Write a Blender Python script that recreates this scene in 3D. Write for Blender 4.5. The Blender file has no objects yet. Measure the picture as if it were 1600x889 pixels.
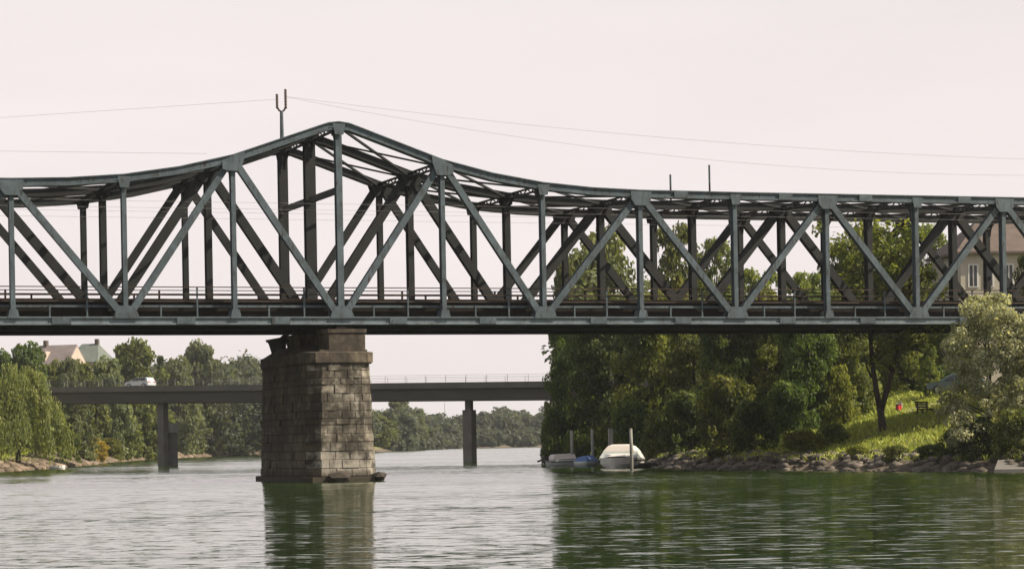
import bpy, math, random
import numpy as np
from mathutils import Vector, Matrix

# ------------------------------------------------------------------ camera, sky, sun
F, YH, RHO, CAM_H = 3923.0, 689.5, 0.0178, 2.04      # focal length in photo pixels, horizon row, roll, eye height
sc = bpy.context.scene
col = sc.collection
cam_d = bpy.data.cameras.new('camera')
cam_d.sensor_width = 36.0
cam_d.lens = F / 1600 * 36.0
cam_d.shift_y = (YH - 444.5) / 1600
cam_d.clip_start, cam_d.clip_end = 0.5, 20000
cam = bpy.data.objects.new('camera', cam_d)
col.objects.link(cam)
cam.matrix_world = Matrix.Translation((0, 0, CAM_H)) @ Matrix.Rotation(math.pi / 2, 4, 'X') @ Matrix.Rotation(-RHO, 4, 'Z')
sc.camera = cam

SUN_AZ, SUN_EL = math.radians(98), math.radians(42)   # azimuth from +Y towards +X
world = bpy.data.worlds.new('World')
sc.world = world
world.use_nodes = True
nt = world.node_tree
bg = nt.nodes['Background']
sky = nt.nodes.new('ShaderNodeTexSky')
sky.sky_type = 'NISHITA'
sky.sun_disc = False
sky.sun_elevation, sky.sun_rotation = SUN_EL, SUN_AZ
sky.air_density, sky.dust_density, sky.ozone_density = 1.0, 4.0, 1.0
mixn = nt.nodes.new('ShaderNodeMix')
mixn.data_type = 'RGBA'
# summer haze: thick towards the horizon, thinner overhead
geo = nt.nodes.new('ShaderNodeTexCoord'); sxyz = nt.nodes.new('ShaderNodeSeparateXYZ'); hz_f = nt.nodes.new('ShaderNodeMapRange')
nt.links.new(geo.outputs['Generated'], sxyz.inputs[0]); nt.links.new(sxyz.outputs[2], hz_f.inputs[0])
hz_f.interpolation_type = 'SMOOTHSTEP'
for k_, v_ in ((1, 0.0), (2, 0.9), (3, 0.94), (4, 0.45)): hz_f.inputs[k_].default_value = v_
nt.links.new(hz_f.outputs[0], mixn.inputs[0])
mixn.inputs[7].default_value = (9.7, 8.95, 8.9, 1)
cl_m = nt.nodes.new('ShaderNodeMapping'); cl_m.inputs['Scale'].default_value = (1.0, 1.0, 5.0); nt.links.new(geo.outputs['Generated'], cl_m.inputs[0])
cl_n = nt.nodes.new('ShaderNodeTexNoise'); cl_n.inputs['Scale'].default_value = 3.5; cl_n.inputs['Detail'].default_value = 4; nt.links.new(cl_m.outputs[0], cl_n.inputs[0])
cl_r = nt.nodes.new('ShaderNodeMapRange'); nt.links.new(cl_n.outputs[0], cl_r.inputs[0])
for k_, v_ in ((1, 0.3), (2, 0.7), (3, 0.955), (4, 1.035)): cl_r.inputs[k_].default_value = v_
cl_x = nt.nodes.new('ShaderNodeVectorMath'); cl_x.operation = 'SCALE'; cl_x.inputs[0].default_value = (9.8, 8.95, 8.8); nt.links.new(cl_r.outputs[0], cl_x.inputs['Scale'])
nt.links.new(cl_x.outputs[0], mixn.inputs[7])                   # faint veils in the haze
nt.links.new(sky.outputs[0], mixn.inputs[6])
nt.links.new(mixn.outputs[2], bg.inputs[0])
bg.inputs[1].default_value = 0.0555

sd = bpy.data.lights.new('sun', 'SUN')
sd.energy, sd.angle, sd.color = 5.0, math.radians(0.6), (1.0, 0.86, 0.68)
sun = bpy.data.objects.new('sun', sd)
col.objects.link(sun)
to_sun = Vector((math.sin(SUN_AZ) * math.cos(SUN_EL), math.cos(SUN_AZ) * math.cos(SUN_EL), math.sin(SUN_EL)))
sun.rotation_euler = to_sun.to_track_quat('Z', 'Y').to_euler()
sun.location = (100, 60, 120)

sc.view_settings.view_transform = 'Standard'
sc.view_settings.look = 'None'
sc.view_settings.exposure = 0.85
sc.view_settings.gamma = 1.0
sc.render.engine = 'CYCLES'
sc.cycles.use_denoising = True
sc.cycles.max_bounces = 8
sc.cycles.volume_bounces = 1
sc.cycles.transparent_max_bounces = 8

# ------------------------------------------------------------------ helpers
def unproj(px, py, Z):
    """photo pixel + depth -> world point (camera looks along +Y)"""
    dx, dy = px - 800, YH - py
    ux, uy = dx + dy * RHO, -dx * RHO + dy
    return Vector((ux * Z / F, Z, CAM_H + uy * Z / F))

def at_x(px, Z):
    return (px - 800) * Z / F

def tag(o, label=None, cat=None, group=None, kind=None):
    if label: o['label'] = label
    if cat: o['category'] = cat
    if group: o['group'] = group
    if kind: o['kind'] = kind
    return o

def empty(name, loc=(0, 0, 0), rz=0.0, parent=None):
    o = bpy.data.objects.new(name, None)
    o.empty_display_size = 0.3
    col.objects.link(o)
    o.location = loc
    o.rotation_euler = (0, 0, rz)
    o.parent = parent
    return o

def np_mesh(name, verts, quads, mat, tint=None, smooth=False):
    me = bpy.data.meshes.new(name)
    verts = np.asarray(verts, np.float32); quads = np.asarray(quads, np.int32)
    k = quads.shape[1]
    me.vertices.add(len(verts)); me.vertices.foreach_set('co', verts.ravel())
    me.loops.add(quads.size); me.loops.foreach_set('vertex_index', quads.ravel())
    me.polygons.add(len(quads))
    me.polygons.foreach_set('loop_start', np.arange(len(quads), dtype=np.int32) * k)
    me.polygons.foreach_set('loop_total', np.full(len(quads), k, np.int32))
    if smooth: me.polygons.foreach_set('use_smooth', np.ones(len(quads), bool))
    me.update(calc_edges=True)
    if tint is not None:
        a = me.attributes.new('tint', 'FLOAT', 'FACE')
        a.data.foreach_set('value', np.asarray(tint, np.float32))
    me.materials.append(mat)
    return me

def link(name, me, parent=None, loc=(0, 0, 0)):
    o = bpy.data.objects.new(name, me)
    col.objects.link(o)
    o.location = loc
    o.parent = parent
    return o

class MB:
    """collects boxes, bars, tubes, sweeps; build() links ONE mesh object"""
    def __init__(s): s.v, s.f = [], []
    def add(s, vs, fs):
        n = len(s.v); s.v += [tuple(p) for p in vs]; s.f += [tuple(i + n for i in f) for f in fs]; return s
    BF = [(0, 1, 3, 2), (4, 6, 7, 5), (0, 4, 5, 1), (2, 3, 7, 6), (0, 2, 6, 4), (1, 5, 7, 3)]
    def box(s, a, b):
        return s.add([(x, y, z) for x in (a[0], b[0]) for y in (a[1], b[1]) for z in (a[2], b[2])], MB.BF)
    def bar(s, p, q, side, w, d):
        """rectangular bar p->q; w measured along 'side', d along the third axis"""
        p, q, side = Vector(p), Vector(q), Vector(side)
        t = (q - p).normalized(); n = t.cross(side).normalized(); side = n.cross(t).normalized()
        vs = [e + side * (a * w / 2) + n * (b * d / 2) for e in (p, q) for a in (-1, 1) for b in (-1, 1)]
        return s.add(vs, MB.BF)
    def tube(s, pts, rad, n=8, cap=True):
        pts = [Vector(p) for p in pts]
        if not hasattr(rad, '__len__'): rad = [rad] * len(pts)
        base = len(s.v); prev = None
        for i, p in enumerate(pts):
            t = (pts[min(i + 1, len(pts) - 1)] - pts[max(i - 1, 0)]).normalized()
            ref = Vector((1, 0, 0)) if abs(t.x) < 0.9 else Vector((0, 1, 0))
            a = t.cross(ref).normalized(); b = t.cross(a)
            for k in range(n):
                an = 2 * math.pi * k / n
                s.v.append(tuple(p + (a * math.cos(an) + b * math.sin(an)) * rad[i]))
        for i in range(len(pts) - 1):
            for k in range(n):
                k2 = (k + 1) % n
                s.f.append((base + i * n + k, base + i * n + k2, base + (i + 1) * n + k2, base + (i + 1) * n + k))
        if cap:
            s.f.append(tuple(base + k for k in range(n))[::-1])
            s.f.append(tuple(base + (len(pts) - 1) * n + k for k in range(n)))
        return s
    def prism(s, poly, y0, y1, axis='y'):
        n = len(poly)
        def P(a, b, c): return (a, c, b) if axis == 'y' else ((c, a, b) if axis == 'x' else (a, b, c))
        vs = [P(a, b, y0) for a, b in poly] + [P(a, b, y1) for a, b in poly]
        fs = [tuple(range(n)), tuple(range(2 * n - 1, n - 1, -1))] + [(i, n + i, n + (i + 1) % n, (i + 1) % n) for i in range(n)]
        return s.add(vs, fs)
    def loft(s, rings, cap=True):
        n = len(rings[0]); base = len(s.v)
        for r in rings: s.v += [tuple(p) for p in r]
        for i in range(len(rings) - 1):
            for k in range(n):
                k2 = (k + 1) % n
                s.f.append((base + i * n + k, base + i * n + k2, base + (i + 1) * n + k2, base + (i + 1) * n + k))
        if cap:
            s.f.append(tuple(base + k for k in range(n))[::-1])
            s.f.append(tuple(base + (len(rings) - 1) * n + k for k in range(n)))
        return s
    def build(s, name, mat, parent=None, smooth=False, xf=None, loc=(0, 0, 0)):
        vs = s.v if xf is None else [tuple(xf(p)) for p in s.v]
        me = bpy.data.meshes.new(name)
        me.from_pydata(vs, [], s.f)
        import bmesh as _bm
        b = _bm.new(); b.from_mesh(me); _bm.ops.recalc_face_normals(b, faces=b.faces); b.to_mesh(me); b.free()
        if smooth:
            for p in me.polygons: p.use_smooth = True
        me.materials.append(mat)
        return link(name, me, parent, loc)

# ------------------------------------------------------------------ materials
def new_mat(name):
    m = bpy.data.materials.new(name); m.use_nodes = True
    return m, m.node_tree, m.node_tree.nodes['Principled BSDF']

def N(t, kind, **kw):
    n = t.nodes.new(kind)
    for k, v in kw.items(): setattr(n, k, v)
    return n

def ramp(t, fac, stops):
    r = N(t, 'ShaderNodeValToRGB')
    el = r.color_ramp.elements
    while len(el) < len(stops): el.new(0.5)
    for e, (p, c) in zip(el, stops): e.position = p; e.color = (*c, 1)
    t.links.new(fac, r.inputs[0])
    return r.outputs[0]

def noise(t, scale, detail=4, rough=0.55, coord='Object', vec_scale=None):
    tc = N(t, 'ShaderNodeTexCoord') if coord != 'world' else N(t, 'ShaderNodeNewGeometry')
    out = tc.outputs['Position'] if coord == 'world' else tc.outputs[coord]
    if vec_scale:
        mp = N(t, 'ShaderNodeMapping'); mp.inputs['Scale'].default_value = vec_scale
        t.links.new(out, mp.inputs[0]); out = mp.outputs[0]
    n = N(t, 'ShaderNodeTexNoise')
    n.inputs['Scale'].default_value = scale; n.inputs['Detail'].default_value = detail; n.inputs['Roughness'].default_value = rough
    t.links.new(out, n.inputs[0])
    return n

def mix(t, fac, a, b, mode='MIX'):
    m = N(t, 'ShaderNodeMix', data_type='RGBA', blend_type=mode)
    for sock, v in ((m.inputs[0], fac), (m.inputs[6], a), (m.inputs[7], b)):
        if hasattr(v, 'is_linked'): t.links.new(v, sock)
        elif hasattr(v, '__len__'): sock.default_value = (*v, 1)
        else: sock.default_value = v
    return m.outputs[2]

def mottled(name, stops, scale, rough=0.7, bump=0.0, coord='world', metal=0.0, vec_scale=None, rnd=0.0, detail=5):
    m, t, b = new_mat(name)
    n = noise(t, scale, detail, coord=coord, vec_scale=vec_scale)
    c = ramp(t, n.outputs[0], stops)
    if rnd:
        oi = N(t, 'ShaderNodeObjectInfo')
        mr = N(t, 'ShaderNodeMapRange'); mr.inputs[3].default_value = 1 - rnd; mr.inputs[4].default_value = 1 + rnd
        t.links.new(oi.outputs['Random'], mr.inputs[0])
        c = mix(t, 1.0, c, mr.outputs[0], 'MULTIPLY')
    t.links.new(c, b.inputs['Base Color'])
    b.inputs['Roughness'].default_value = rough; b.inputs['Metallic'].default_value = metal
    if bump:
        bn = N(t, 'ShaderNodeBump'); bn.inputs['Strength'].default_value = bump; bn.inputs['Distance'].default_value = 0.05
        t.links.new(n.outputs[0], bn.inputs['Height']); t.links.new(bn.outputs[0], b.inputs['Normal'])
    return m

M = {}
def steel(name, base, rust, amt):
    m, t, b = new_mat(name)
    n1 = noise(t, 0.9, 6, 0.65, 'world'); n2 = noise(t, 7.0, 5, 0.6, 'world', (1, 1, 0.25))
    c = mix(t, ramp(t, n1.outputs[0], [(0.35, (0, 0, 0)), (0.7, (1, 1, 1))]), tuple(x * 0.68 for x in base), tuple(x * 1.28 for x in base))
    c = mix(t, ramp(t, n2.outputs[0], [(0.62 - amt, (0, 0, 0)), (0.74 - amt * 0.5, (1, 1, 1))]), c, rust)
    t.links.new(c, b.inputs['Base Color'])
    b.inputs['Roughness'].default_value = 0.7
    b.inputs['Specular IOR Level'].default_value = 0.2
    return m
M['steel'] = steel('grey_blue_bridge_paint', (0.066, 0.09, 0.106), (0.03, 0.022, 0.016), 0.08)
M['steel_shade'] = steel('shade_darkened_bridge_paint', (0.0145, 0.0175, 0.0178), (0.017, 0.012, 0.009), 0.05)  # shade and contrast on the middle and far trusses put into the colour
M['steel_pale'] = steel('pale_chord_paint', (0.12, 0.152, 0.172), (0.065, 0.05, 0.037), 0.05)
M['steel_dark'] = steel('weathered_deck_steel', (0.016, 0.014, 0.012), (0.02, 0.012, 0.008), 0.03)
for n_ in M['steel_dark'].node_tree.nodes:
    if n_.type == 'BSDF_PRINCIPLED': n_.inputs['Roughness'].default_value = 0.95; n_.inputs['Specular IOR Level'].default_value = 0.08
M['rusty'] = steel('rusty_rail_steel', (0.04, 0.027, 0.02), (0.06, 0.032, 0.02), 0.05)
M['wire'] = mottled('wire_metal', [(0.3, (0.2, 0.19, 0.19)), (0.7, (0.28, 0.27, 0.27))], 3.0, 0.5)
M['insulator'] = mottled('brown_porcelain', [(0.3, (0.05, 0.03, 0.02)), (0.7, (0.08, 0.05, 0.03))], 8, 0.25)
M['wood_deck'] = mottled('old_timber', [(0.3, (0.03, 0.022, 0.016)), (0.7, (0.055, 0.042, 0.03))], 3.0, 0.85)

def stone_mat(name, stops, rnd=0.2):
    m, t, b = new_mat(name)
    n1 = noise(t, 0.8, 8, 0.72, 'world'); n2 = noise(t, 5.0, 6, 0.7, 'world'); n3 = noise(t, 1.7, 4, 0.6, 'world', (1, 1, 0.22))
    c = ramp(t, n1.outputs[0], stops)
    c = mix(t, 0.6, c, ramp(t, n2.outputs[0], [(0.25, (0.45, 0.42, 0.38)), (0.7, (1.15, 1.12, 1.08))]), 'MULTIPLY')
    c = mix(t, ramp(t, n3.outputs[0], [(0.5, (0, 0, 0)), (0.62, (0.85, 0.85, 0.85))]), c, (0.022, 0.017, 0.011))   # dark run-off stains
    oi = N(t, 'ShaderNodeObjectInfo')
    mr = N(t, 'ShaderNodeMapRange'); mr.inputs[3].default_value = 1 - rnd; mr.inputs[4].default_value = 1 + rnd
    t.links.new(oi.outputs['Random'], mr.inputs[0])
    c = mix(t, 1.0, c, mr.outputs[0], 'MULTIPLY')
    # lime-leached pale belt in the splash zone
    g0_ = N(t, 'ShaderNodeNewGeometry'); s0_ = N(t, 'ShaderNodeSeparateXYZ'); t.links.new(g0_.outputs['Position'], s0_.inputs[0])
    b0_ = N(t, 'ShaderNodeMapRange', interpolation_type='SMOOTHSTEP'); b1_ = N(t, 'ShaderNodeMapRange', interpolation_type='SMOOTHSTEP')
    for nd, vals in ((b0_, (0.35, 0.8, 0, 1)), (b1_, (1.0, 2.3, 1, 0))):
        for k_, v_ in enumerate(vals): nd.inputs[k_ + 1].default_value = v_
        t.links.new(s0_.outputs[2], nd.inputs[0])
    bm_ = N(t, 'ShaderNodeMath', operation='MULTIPLY'); t.links.new(b0_.outputs[0], bm_.inputs[0]); t.links.new(b1_.outputs[0], bm_.inputs[1])
    pn_ = N(t, 'ShaderNodeMath', operation='MULTIPLY'); t.links.new(bm_.outputs[0], pn_.inputs[0]); t.links.new(ramp(t, n1.outputs[0], [(0.4, (0, 0, 0)), (0.58, (0.75, 0.75, 0.75))]), pn_.inputs[1])
    c = mix(t, pn_.outputs[0], c, tuple(x * 1.0 for x in stops[-1][1]))
    # wet algae tide band just above the water
    g = N(t, 'ShaderNodeNewGeometry'); sx = N(t, 'ShaderNodeSeparateXYZ'); t.links.new(g.outputs['Position'], sx.inputs[0])
    ad = N(t, 'ShaderNodeMath', operation='MULTIPLY_ADD'); t.links.new(n2.outputs[0], ad.inputs[0]); ad.inputs[1].default_value = -0.9
    t.links.new(sx.outputs[2], ad.inputs[2])
    tide = N(t, 'ShaderNodeMapRange'); tide.inputs[1].default_value = -0.25; tide.inputs[2].default_value = 0.25; tide.inputs[3].default_value = 0.9; tide.inputs[4].default_value = 0.0
    t.links.new(ad.outputs[0], tide.inputs[0])
    c = mix(t, tide.outputs[0], c, (0.03, 0.026, 0.016))
    t.links.new(c, b.inputs['Base Color']); b.inputs['Roughness'].default_value = 0.9
    bn = N(t, 'ShaderNodeBump'); bn.inputs['Strength'].default_value = 0.7; bn.inputs['Distance'].default_value = 0.05
    t.links.new(n2.outputs[0], bn.inputs['Height']); t.links.new(bn.outputs[0], b.inputs['Normal'])
    return m
M['stone'] = stone_mat('brown_stained_sandstone', [(0.36, (0.012, 0.009, 0.006)), (0.5, (0.04, 0.031, 0.019)), (0.64, (0.12, 0.098, 0.065))])
M['stone_grey'] = stone_mat('grey_lichened_sandstone', [(0.36, (0.018, 0.015, 0.011)), (0.47, (0.055, 0.05, 0.038)), (0.54, (0.145, 0.134, 0.108)), (0.64, (0.3, 0.285, 0.245))])
M['stone_cap'] = stone_mat('cap_sandstone', [(0.36, (0.018, 0.014, 0.01)), (0.52, (0.048, 0.039, 0.028)), (0.68, (0.15, 0.125, 0.09))], 0.1)
M['mortar'] = mottled('dark_mortar', [(0.3, (0.022, 0.018, 0.013)), (0.7, (0.045, 0.038, 0.03))], 3.0, 0.95)
M['concrete'] = mottled('grey_concrete', [(0.3, (0.08, 0.078, 0.07)), (0.7, (0.14, 0.135, 0.122))], 0.8, 0.85, 0.2)
M['road_steel'] = mottled('road_bridge_girder', [(0.3, (0.036, 0.035, 0.03)), (0.7, (0.06, 0.058, 0.05))], 0.5, 0.8, vec_scale=(0.4, 0.4, 2.5))
M['road_slab'] = mottled('road_bridge_slab', [(0.3, (0.065, 0.063, 0.056)), (0.7, (0.1, 0.097, 0.087))], 0.5, 0.8)
M['asphalt'] = mottled('asphalt', [(0.3, (0.045, 0.045, 0.045)), (0.7, (0.065, 0.063, 0.06))], 2.0, 0.9)
M['gravel_path'] = mottled('gravel_path', [(0.3, (0.26, 0.25, 0.25)), (0.7, (0.4, 0.38, 0.37))], 3.0, 0.95)

def leaf_mat(name, dark, mid, light, rnd=0.25, transl=0.5):
    m, t, b = new_mat(name)
    at = N(t, 'ShaderNodeAttribute', attribute_name='tint')
    c = ramp(t, at.outputs['Fac'], [(0.0, dark), (0.5, mid), (1.0, light)])
    oi = N(t, 'ShaderNodeObjectInfo')
    hs = N(t, 'ShaderNodeHueSaturation')
    mh = N(t, 'ShaderNodeMapRange'); mh.inputs[3].default_value = 0.486; mh.inputs[4].default_value = 0.503
    mv = N(t, 'ShaderNodeMapRange'); mv.inputs[3].default_value = 1 - rnd; mv.inputs[4].default_value = 1 + rnd
    t.links.new(oi.outputs['Random'], mh.inputs[0]); t.links.new(oi.outputs['Random'], mv.inputs[0])
    t.links.new(mh.outputs[0], hs.inputs['Hue']); t.links.new(mv.outputs[0], hs.inputs['Value']); t.links.new(c, hs.inputs['Color'])
    t.links.new(hs.outputs[0], b.inputs['Base Color'])
    b.inputs['Roughness'].default_value = 0.6; b.inputs['Specular IOR Level'].default_value = 0.25
    tr = N(t, 'ShaderNodeBsdfTranslucent'); t.links.new(mix(t, 1.0, hs.outputs[0], (1.35, 1.3, 0.7), 'MULTIPLY'), tr.inputs[0])
    ms = N(t, 'ShaderNodeMixShader'); ms.inputs[0].default_value = transl
    t.links.new(b.outputs[0], ms.inputs[1]); t.links.new(tr.outputs[0], ms.inputs[2])
    t.links.new(ms.outputs[0], t.nodes['Material Output'].inputs[0])
    return m
M['leaf_mid'] = leaf_mat('leaves_mid_green', (0.03, 0.0532, 0.0123), (0.093, 0.126, 0.0262), (0.225, 0.2451, 0.055))
M['leaf_dark'] = leaf_mat('leaves_dark_green', (0.0201, 0.0425, 0.0124), (0.0504, 0.085, 0.0201), (0.1342, 0.1773, 0.0373))
M['leaf_olive'] = leaf_mat('leaves_olive', (0.0433, 0.0628, 0.0186), (0.0991, 0.1286, 0.0343), (0.192, 0.2242, 0.0686))
M['leaf_yellow'] = leaf_mat('leaves_yellow_green', (0.069, 0.092, 0.0161), (0.1265, 0.1495, 0.0276), (0.207, 0.2127, 0.046))
M['leaf_silver'] = leaf_mat('leaves_silver_willow', (0.134, 0.1529, 0.0822), (0.3081, 0.3349, 0.2168), (0.5626, 0.5897, 0.4335), 0.06, 0.5)
M['leaf_willow'] = leaf_mat('leaves_weeping_willow', (0.066, 0.09, 0.024), (0.15, 0.186, 0.0552), (0.27, 0.294, 0.102), 0.08)
M['leaf_pale'] = leaf_mat('leaves_hazed_olive', (0.0562, 0.0779, 0.0414), (0.1124, 0.1392, 0.0673), (0.194, 0.2171, 0.11), 0.2)  # distance haze put into the olive leaf colour
M['leaf_far_hazed'] = leaf_mat('leaves_far_wood_hazed', (0.057, 0.078, 0.0575), (0.095, 0.118, 0.0862), (0.1425, 0.165, 0.1207))  # extra haze put into the leaf colour, paler and bluer
M['leaf_flower'] = leaf_mat('golden_flower_shrub', (0.14, 0.13, 0.025), (0.3, 0.24, 0.03), (0.42, 0.34, 0.05), 0.05)
M['blade'] = leaf_mat('grass_blades', (0.1056, 0.1609, 0.026), (0.2565, 0.3128, 0.0553), (0.4528, 0.4737, 0.1219), 0.05, 0.3)
M['bark'] = mottled('bark', [(0.3, (0.022, 0.017, 0.012)), (0.7, (0.05, 0.04, 0.03))], 4.0, 0.95, 0.5, vec_scale=(1, 1, 0.3))
M['rock'] = mottled('bank_stones', [(0.35, (0.03, 0.026, 0.02)), (0.52, (0.075, 0.065, 0.052)), (0.7, (0.2, 0.175, 0.15))], 0.7, 0.95)
M['rock_left'] = mottled('pinkish_shore_stones', [(0.35, (0.06, 0.05, 0.03)), (0.55, (0.13, 0.1, 0.07)), (0.72, (0.27, 0.21, 0.17))], 0.8, 0.95)

def ground_mat():
    m, t, b = new_mat('grassy_ground')
    n1 = noise(t, 0.12, 6, 0.65, 'world'); n2 = noise(t, 1.6, 5, 0.6, 'world')
    c = ramp(t, n1.outputs[0], [(0.3, (0.07, 0.09, 0.022)), (0.5, (0.13, 0.14, 0.032)), (0.7, (0.22, 0.19, 0.055))])
    c = mix(t, 0.6, c, ramp(t, n2.outputs[0], [(0.3, (0.5, 0.5, 0.45)), (0.7, (1.2, 1.2, 1.1))]), 'MULTIPLY')
    g = N(t, 'ShaderNodeNewGeometry'); sx = N(t, 'ShaderNodeSeparateXYZ'); t.links.new(g.outputs['Position'], sx.inputs[0])
    sh = N(t, 'ShaderNodeMapRange'); sh.inputs[1].default_value = 0.5; sh.inputs[2].default_value = 1.1; sh.inputs[3].default_value = 1; sh.inputs[4].default_value = 0
    t.links.new(sx.outputs[2], sh.inputs[0])
    c = mix(t, sh.outputs[0], c, (0.10, 0.08, 0.055))     # bare earth and gravel at the foot of the bank
    t.links.new(c, b.inputs['Base Color']); b.inputs['Roughness'].default_value = 0.95
    return m
M['ground'] = ground_mat()

def water_mat():
    m, t, b = new_mat('river_water')
    def slope(scale, amp, vs=(1, 1, 1)):
        n = noise(t, scale, 3, 0.55, 'world', vs)
        s = N(t, 'ShaderNodeVectorMath', operation='SUBTRACT'); s.inputs[1].default_value = (0.5, 0.5, 0.5)
        t.links.new(n.outputs['Color'], s.inputs[0])
        k = N(t, 'ShaderNodeVectorMath', operation='MULTIPLY'); k.inputs[1].default_value = (amp, amp, 0)
        t.links.new(s.outputs[0], k.inputs[0])
        return k.outputs[0]
    def vadd(a, b2):
        v = N(t, 'ShaderNodeVectorMath', operation='ADD'); t.links.new(a, v.inputs[0]); t.links.new(b2, v.inputs[1]); return v.outputs[0]
    def front(scale, vs, lo, hi, amp):
        """slope of the wavelet side that faces the open water downstream; ripples run across the river"""
        n = noise(t, scale, 3, 0.55, 'world', vs)
        mr = N(t, 'ShaderNodeMapRange'); mr.inputs[1].default_value = lo; mr.inputs[2].default_value = hi; mr.inputs[3].default_value = 0; mr.inputs[4].default_value = amp
        t.links.new(n.outputs[0], mr.inputs[0]); return mr.outputs[0]
    def madd(a, b2, op='ADD'):
        v = N(t, 'ShaderNodeMath', operation=op); t.links.new(a, v.inputs[0]); t.links.new(b2, v.inputs[1]); return v.outputs[0]
    def rng_(src, lo, hi, o0, o1):
        mr = N(t, 'ShaderNodeMapRange'); mr.interpolation_type = 'SMOOTHSTEP'
        for k, v in ((1, lo), (2, hi), (3, o0), (4, o1)): mr.inputs[k].default_value = v
        t.links.new(src, mr.inputs[0]); return mr.outputs[0]
    patch = noise(t, 0.05, 3, 0.5, 'world', (0.4, 1, 1))
    gust = rng_(patch.outputs[0], 0.36, 0.64, 0.78, 1.22)        # wind patches
    sp = madd(front(1.7, (0.36, 1, 1), 0.575, 0.73, 0.14), gust, 'MULTIPLY')
    fine = madd(front(4.5, (0.4, 1, 1), 0.6, 0.74, 0.09), gust, 'MULTIPLY')
    ripple = madd(front(0.7, (0.42, 1, 1), 0.3, 0.7, 0.014), front(3.2, (0.45, 1, 1), 0.3, 0.7, 0.016))
    g = N(t, 'ShaderNodeNewGeometry'); pos = N(t, 'ShaderNodeSeparateXYZ'); t.links.new(g.outputs['Position'], pos.inputs[0])
    reach = rng_(pos.outputs[1], 25, 130, 0.6, 3.2)                  # the open reach is more ruffled than the near shallows
    off_ = N(t, 'ShaderNodeMath', operation='ADD'); off_.inputs[1].default_value = 0.001; t.links.new(madd(madd(ripple, gust, 'MULTIPLY'), reach, 'MULTIPLY'), off_.inputs[0])
    sy = madd(madd(off_.outputs[0], fine), sp)
    neg = N(t, 'ShaderNodeMath', operation='MULTIPLY'); neg.inputs[1].default_value = -1; t.links.new(sy, neg.inputs[0])
    cx_ = N(t, 'ShaderNodeCombineXYZ'); t.links.new(neg.outputs[0], cx_.inputs[1])
    sc_ = N(t, 'ShaderNodeVectorMath', operation='ADD'); t.links.new(cx_.outputs[0], sc_.inputs[0]); t.links.new(slope(1.8, 0.05), sc_.inputs[1])
    up = N(t, 'ShaderNodeVectorMath', operation='ADD'); up.inputs[1].default_value = (0, 0, 1); t.links.new(sc_.outputs[0], up.inputs[0])
    nm = N(t, 'ShaderNodeVectorMath', operation='NORMALIZE'); t.links.new(up.outputs[0], nm.inputs[0])
    t.links.new(nm.outputs[0], b.inputs['Normal'])
    b.inputs['Base Color'].default_value = (0.014, 0.029, 0.006, 1)
    b.inputs['Roughness'].default_value = 0.04; b.inputs['IOR'].default_value = 1.33
    return m
M['water'] = water_mat()

def plain(name, c, rough=0.5, metal=0.0, var=0.12, scale=2.0):
    return mottled(name, [(0.3, tuple(x * (1 - var) for x in c)), (0.7, tuple(x * (1 + var) for x in c))], scale, rough, metal=metal, coord='Object')
M['white'] = plain('white_gelcoat', (0.5, 0.5, 0.48), 0.3, var=0.06)
M['canvas'] = plain('white_canvas', (0.5, 0.47, 0.43), 0.85, var=0.05)
M['boat_grey'] = plain('grey_boat_cover', (0.36, 0.4, 0.39), 0.7)
M['boat_red'] = plain('dark_red_antifouling', (0.09, 0.02, 0.015), 0.6)
M['dark'] = plain('dark_trim', (0.02, 0.02, 0.022), 0.4)
M['blue'] = plain('blue_tarpaulin', (0.05, 0.11, 0.28), 0.6)
M['engine'] = plain('dark_engine_cowl', (0.03, 0.022, 0.022), 0.35)
M['glass'] = plain('dark_glass', (0.02, 0.025, 0.03), 0.06)
M['car'] = plain('silver_car_paint', (0.5, 0.54, 0.58), 0.28, 0.3, 0.03)
M['car2'] = plain('blue_grey_car_paint', (0.13, 0.18, 0.22), 0.3, 0.2, 0.03)
M['pile'] = mottled('weathered_timber_pile', [(0.3, (0.16, 0.16, 0.145)), (0.7, (0.27, 0.27, 0.25))], 2.5, 0.9, vec_scale=(1, 1, 0.2))
M['red'] = plain('red_paint', (0.42, 0.02, 0.03), 0.4)
M['roof_brown'] = mottled('brown_roof_tiles', [(0.3, (0.06, 0.045, 0.038)), (0.7, (0.1, 0.078, 0.066))], 1.2, 0.9)
M['roof_grey'] = mottled('grey_violet_roof', [(0.3, (0.13, 0.11, 0.11)), (0.7, (0.19, 0.165, 0.165))], 0.8, 0.9)
M['roof_green'] = mottled('grey_green_roof', [(0.3, (0.075, 0.095, 0.085)), (0.7, (0.12, 0.14, 0.125))], 0.8, 0.9)
M['plaster'] = mottled('cream_plaster', [(0.3, (0.3, 0.28, 0.235)), (0.7, (0.39, 0.365, 0.31))], 0.6, 0.9)
M['plaster_pink'] = mottled('pale_pink_plaster', [(0.3, (0.33, 0.27, 0.23)), (0.7, (0.42, 0.35, 0.3))], 0.6, 0.9)
M['plaster_grey'] = mottled('pale_grey_plaster', [(0.3, (0.24, 0.24, 0.24)), (0.7, (0.32, 0.32, 0.315))], 0.6, 0.9)
M['bench'] = mottled('dark_bench_timber', [(0.3, (0.03, 0.022, 0.015)), (0.7, (0.055, 0.04, 0.028))], 6.0, 0.8)

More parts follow.
